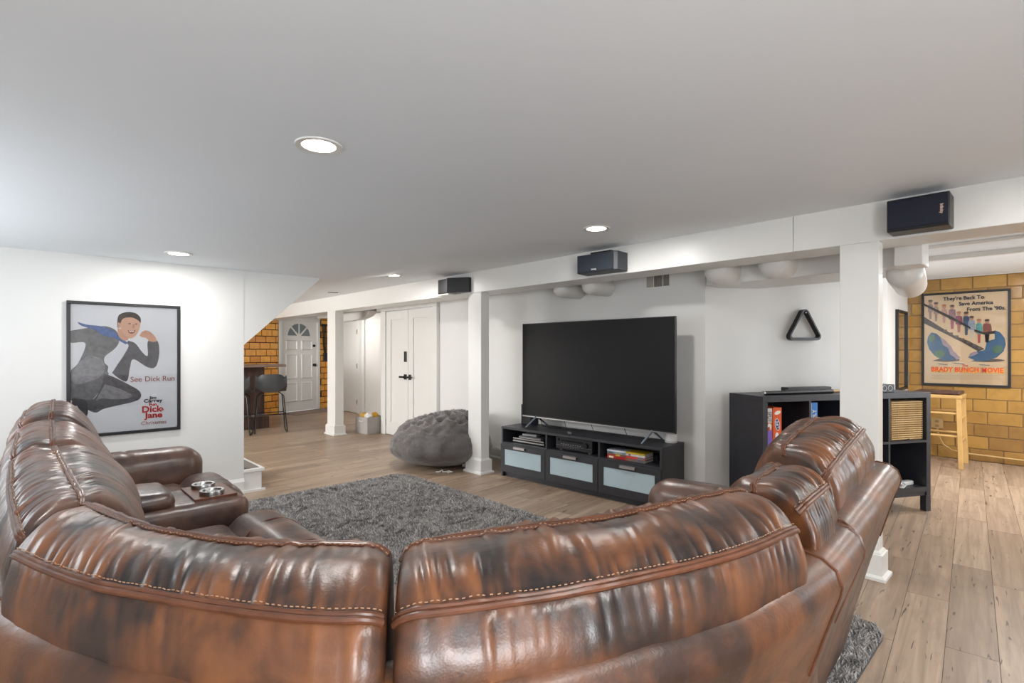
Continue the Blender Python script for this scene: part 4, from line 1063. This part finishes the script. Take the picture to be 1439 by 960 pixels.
q = MB(); q.tube([(8.40, 1.06, .36), (8.39, 1.05, .28), (8.385, 1.0, .17), (8.38, .92, .11), (8.38, .8, .088), (8.385, .28, .075), (8.385, -.6, .07)], .011, 8)
tag(q.build('wall_conduit', mat('conduit', 'b99a62', .5), smooth=True), 'tan cable curving down and running low along the tile wall', 'cable')
t = thing('wall_mirror', 'tall narrow black framed mirror on the white wall beside the tile wall', 'mirror', (7.70, 1.37, .85))
for a, b, z0_, z1_ in ((0, .59, 0, .03), (0, .59, .96, .99), (0, .03, .03, .96), (.56, .59, .03, .96)): MB().box(a, b, -.03, 0, z0_, z1_).build('frame', M_blackplastic, t, bevel=.003)
MB().box(.03, .56, -.012, -.004, .03, .96).build('glass', mat('mirror_glass', 'd8d8d8', .03, metal=1, var=0), t)
# ---------------------------------------------------------------- framed posters (flat prints at their real size)
def ray(x, y):
    fx, fy = math.sin(YAW), math.cos(YAW); return fx*731+fy*(x-719.5), fy*731-fx*(x-719.5), 494-y
def ink(c, var=.12, sc=14, rough=.5):
    n = 'print_'+c
    return bpy.data.materials.get(n) or mat(n, c, rough, var=var, scale=sc)
class Poster:
    """local x = right, y = up, origin at lower left of the frame; layers stack toward the viewer"""
    def __init__(s, name, label, loc, yaw, w_, h, paper, fw=.026):
        s.t = thing(name, label, 'poster', loc, yaw); s.w, s.h = w_, h
        for a, b, c, d in ((0, w_, 0, fw), (0, w_, h-fw, h), (0, fw, fw, h-fw), (w_-fw, w_, fw, h-fw)):
            MB().box(a, b, -.024, 0, c, d).build('frame', M_blackplastic, s.t, bevel=.003)
        s.sheet = MB().box(fw-.002, w_-fw+.002, -.010, -.004, fw-.002, h-fw+.002).build('print_sheet', paper, s.t)
        s.k = 0; s.fw = fw
    def poly(s, pts, m, name='print'):
        s.k += 1; y = -.010-.00015*s.k
        c = [(min(s.w-s.fw, max(s.fw, x)), min(s.h-s.fw, max(s.fw, z))) for x, z in pts]
        return MB().prism(c, y, y+.0001, 'y').build(name, m, s.t)
    def smooth(s, pts, m, name='print', n=None):
        P = catmull([(x, z, 0) for x, z in pts+[pts[0]]], (n or len(pts)*5)+1)[:-1]
        return s.poly([(p[0], p[1]) for p in P], m, name)
    def ell(s, cx, cz, rx, rz, m, rot=0, name='print'):
        ca, sa = math.cos(rot), math.sin(rot)
        return s.poly([(cx+rx*math.cos(a)*ca-rz*math.sin(a)*sa, cz+rx*math.cos(a)*sa+rz*math.sin(a)*ca) for a in np.linspace(0, 2*PI, 22, endpoint=False)], m, name)
    def txt(s, body, size, x, z, m, sx=1, rot=0, bold=0):
        s.k += 1
        return text(body, size, face((x, -.0105-.00015*s.k, z), 0) @ Matrix.Rotation(rot, 4, 'Z'), m, s.t, sx=sx, ext=.0001, bold=bold)
# poster 1, on the left wall (y = 5.28): frame spans x .271..1.025, z .654..1.722
P = Poster('framed_poster', 'framed poster of a leaping man in a grey suit on the white wall', (.271, 5.28, .654), 0, .754, 1.070, mat('poster_paper', 'e4e7ec', .25, var=.02), .024)
def z1(u, v):  # point in the studied crop -> poster plane
    X, Y, Zr = ray(60+u/4, 400+v/4); k = 5.27/Y; return X*k-.271, CAMH+Zr*k-.654
def pts(L): return [z1(*p) for p in L]
g1, g2, g3, g4 = ink('6c6c70', .3, 30), ink('54545a', .3, 30), ink('85858a', .25, 40), ink('3c3c42', .2, 30)
P.smooth(pts([(150, 260), (215, 250), (290, 238), (360, 235), (415, 262), (430, 320), (400, 380), (372, 500), (330, 580), (280, 645), (210, 655), (150, 640), (150, 500), (200, 440), (240, 330), (150, 325)]), g1, 'jacket')
P.smooth(pts([(480, 315), (520, 330), (560, 380), (590, 400), (592, 318), (645, 318), (655, 390), (635, 462), (590, 465), (510, 420), (490, 470), (470, 545), (400, 505), (385, 470), (440, 380)]), g2, 'sleeve')
P.smooth(pts([(200, 440), (260, 400), (330, 420), (350, 470), (320, 520), (260, 545), (190, 560), (160, 520)]), g3, 'jacket_light')
P.smooth(pts([(345, 500), (400, 520), (480, 560), (545, 600), (548, 640), (500, 662), (420, 680), (340, 700), (300, 720), (250, 700), (230, 655), (290, 640), (330, 570)]), g2, 'trousers')
P.smooth(pts([(350, 560), (430, 585), (500, 620), (480, 640), (400, 645), (330, 640), (300, 650)]), g3, 'trousers_light')
P.smooth(pts([(165, 640), (240, 650), (255, 700), (245, 740), (205, 700), (190, 680), (165, 690)]), g4, 'shoe')
P.smooth(pts([(440, 320), (482, 340), (460, 390), (420, 450), (385, 500), (365, 490), (368, 460), (348, 440), (350, 405), (400, 365)]), ink('dfe2e8', .03), 'shirt')
P.smooth(pts([(195, 210), (250, 225), (330, 235), (400, 262), (440, 300), (475, 325), (465, 335), (430, 315), (400, 300), (340, 285), (290, 255), (215, 230)]), ink('48629a', .3, 40), 'necktie')
sk = ink('c99a80', .1, 20)
P.smooth(pts([(420, 245), (450, 255), (480, 285), (478, 312), (450, 312), (425, 285)]), sk, 'neck')
P.smooth(pts([(432, 195), (470, 175), (530, 180), (548, 205), (545, 245), (525, 285), (495, 303), (465, 290), (440, 250)]), ink('d3a68c', .06, 20), 'face')
P.smooth(pts([(420, 240), (420, 200), (430, 170), (470, 155), (520, 160), (548, 185), (550, 215), (535, 200), (500, 185), (455, 190), (438, 215), (432, 245)]), ink('3f342f', .2, 30), 'hair')
P.smooth(pts([(422, 215), (433, 215), (436, 240), (425, 242)]), sk, 'ear')
P.smooth(pts([(478, 256), (500, 262), (520, 256), (512, 272), (495, 276), (482, 268)]), ink('8a3f3a'), 'mouth')
P.smooth(pts([(484, 259), (500, 264), (514, 260), (508, 267), (490, 266)]), ink('efe9e4', .02), 'teeth')
for a in (488, 525): P.ell(*z1(a, 220 if a < 500 else 222), .009, .004, M_ink, name='eye')
P.smooth(pts([(505, 222), (514, 222), (517, 243), (503, 244)]), ink('bf8f76'), 'nose')
P.smooth(pts([(543, 285), (560, 265), (585, 258), (612, 272), (636, 300), (636, 320), (600, 318), (580, 300), (555, 295)]), sk, 'hand')
P.txt('See Dick Run', .062, *z1(620, 531), M_red2, sx=.93)
P.txt('Jim', .034, *z1(620, 636), M_ink, bold=.0012, sx=1.15); P.txt('Carrey', .040, *z1(620, 653), M_ink, bold=.0012, sx=1.15)
P.txt('Fun', .034, *z1(619, 674), M_red_ink, bold=.0015, sx=1.1)
P.txt('Dick', .074, *z1(612, 701), M_red_ink, bold=.0022, sx=1.0); P.txt('&', .034, *z1(672, 700), M_red_ink, bold=.001); P.txt('Jane', .066, *z1(624, 734), M_red_ink, bold=.0022, sx=1.1)
P.txt('Christmas', .042, *z1(625, 776), M_red2, sx=1.05)
# poster 2, on the tile wall: faces -X
PX = 8.435; PY0 = 1.22; PZ0 = .903
Q = Poster('framed_poster', 'framed cream film poster of a group on broken stairs over two blue half globes', (PX, PY0, PZ0), -PI/2, .83, 1.165, mat('cream_paper', 'e8cba2', .3, var=.05, scale=2), .026)
def z2(u, v):
    X, Y, Zr = ray(1290+u/6.4, 400+v/6.4); k = (PX-.01)/X; return PY0-Y*k, CAMH+Zr*k-PZ0
def pt2(L): return [z2(*p) for p in L]
blue, green, dark, lav = ink('22608c', .25, 12), ink('4c7a5c', .2, 20), ink('2e221e', .2), ink('a892a0', .15)
Q.smooth(pt2([(130, 685), (200, 668), (360, 668), (370, 685), (250, 695)]), ink('5c4a3c'), 'ground_shade')
Q.smooth(pt2([(470, 690), (560, 672), (720, 670), (780, 685), (640, 698)]), ink('5c4a3c'), 'ground_shade')
Q.poly(pt2([(165, 440), (200, 470), (215, 500), (250, 505), (270, 540), (300, 560), (320, 600), (345, 620), (360, 660), (300, 685), (220, 680), (150, 640), (100, 580), (82, 520), (90, 470), (120, 430)]), blue, 'half_globe')
Q.poly(pt2([(200, 470), (250, 505), (300, 560), (320, 600), (380, 655), (350, 680), (330, 655), (290, 630), (270, 570), (225, 545)]), lav, 'broken_face')
Q.smooth(pt2([(150, 600), (220, 590), (240, 630), (200, 660), (160, 645)]), green, 'land'); Q.smooth(pt2([(100, 470), (140, 450), (150, 490), (110, 520)]), green, 'land')
Q.poly(pt2([(690, 410), (740, 430), (780, 480), (790, 540), (770, 600), (710, 655), (620, 685), (520, 685), (450, 655), (470, 640), (530, 600), (600, 590), (620, 510), (690, 490)]), blue, 'half_globe')
Q.poly(pt2([(450, 655), (470, 620), (510, 600), (545, 615), (500, 640)]), lav, 'broken_face')
Q.smooth(pt2([(680, 560), (740, 545), (760, 590), (710, 620), (670, 600)]), green, 'land')
Q.poly(pt2([(55, 290), (200, 380), (320, 455), (450, 505), (600, 580), (540, 600), (400, 520), (200, 420), (55, 350)]), dark, 'stair')
for i in range(7): Q.poly(pt2([(230+i*52, 405+i*26), (262+i*52, 405+i*26), (262+i*52, 425+i*26), (230+i*52, 425+i*26)]), ink('6a4a3a'), 'step')
people = [(112, 155, 310, 'a88a80', '9a7a70', 22), (163, 175, 330, 'b09080', 'a08074', 22), (235, 195, 345, 'd0a090', 'c89488', 24), (308, 200, 400, '9c7078', 'b25a6a', 30), (368, 258, 430, '8a2a50', 'b87060', 28),
          (435, 262, 455, '3a5a80', '34465e', 26), (483, 300, 480, '9aa4b4', 'cfc4b8', 30), (550, 325, 525, '4aa098', 'c04a3a', 26), (622, 328, 520, '9c5a4a', '3a4a66', 36)]
for x, y, yb, c1_, c2_, hw in people:
    mid = y+(yb-y)*.58
    Q.poly(pt2([(x-hw*.55, mid-5), (x+hw*.55, mid-5), (x+hw*.4, yb), (x-hw*.4, yb)]), ink(c2_), 'legs')
    Q.smooth(pt2([(x-hw, mid), (x-hw, y+35), (x-hw*.5, y+22), (x+hw*.5, y+22), (x+hw, y+35), (x+hw, mid)]), ink(c1_, .25, 40), 'torso')
    Q.ell(*z2(x, y+6), .020, .022, ink('c8937a'), name='face')
    Q.ell(*z2(x, y-8), .022, .014, ink('c07840' if x in (235, 368, 550) else '4a2e26'), name='hair')
Q.poly(pt2([(55, 170), (150, 215), (300, 285), (470, 380), (478, 400), (300, 315), (55, 190)]), dark, 'rail')
Q.poly(pt2([(505, 402), (600, 430), (690, 415), (700, 440), (600, 450), (510, 425)]), dark, 'rail')
for s_, u, v in (("They're Back To", 408, 122), ('Save America', 520, 168), ("From The '90s.", 612, 218)): Q.txt(s_, .062, *z2(u, v), M_ink, sx=.92, bold=.0018)
Q.txt('The', .034, *z2(425, 728), M_red_ink, bold=.001)
yl = ink('d9a032')
Q.txt('BRADY BUNCH MOVIE', .078, *z2(435, 772), yl, sx=.84, bold=.006); Q.txt('BRADY BUNCH MOVIE', .078, *z2(432, 768), M_red_ink, sx=.84, bold=.002)
for v in (812, 824, 836, 848): Q.poly(pt2([(105+(v % 5)*9, v), (775-(v % 7)*8, v+1), (775-(v % 7)*8, v+4), (105+(v % 5)*9, v+3)]), ink('b09a7c'), 'credit_line')
for a, b, c_, d_ in ((165, 708, 270, 718), (300, 700, 420, 712), (540, 716, 650, 724)): Q.poly(pt2([(a, b), (c_, d_), (c_-10, d_+5), (a+30, b+9)]), ink('4a5560'), 'shard')
for p in (P, Q):
    g = bpy.data.materials.get('poster_glaze') or mat('poster_glaze', 'ffffff', .02, var=0, trans=1)
    MB().box(p.fw-.001, p.w-p.fw+.001, -.0185, -.0175, p.fw-.001, p.h-p.fw+.001).build('glazing', g, p.t)
print('objects', len(bpy.data.objects))
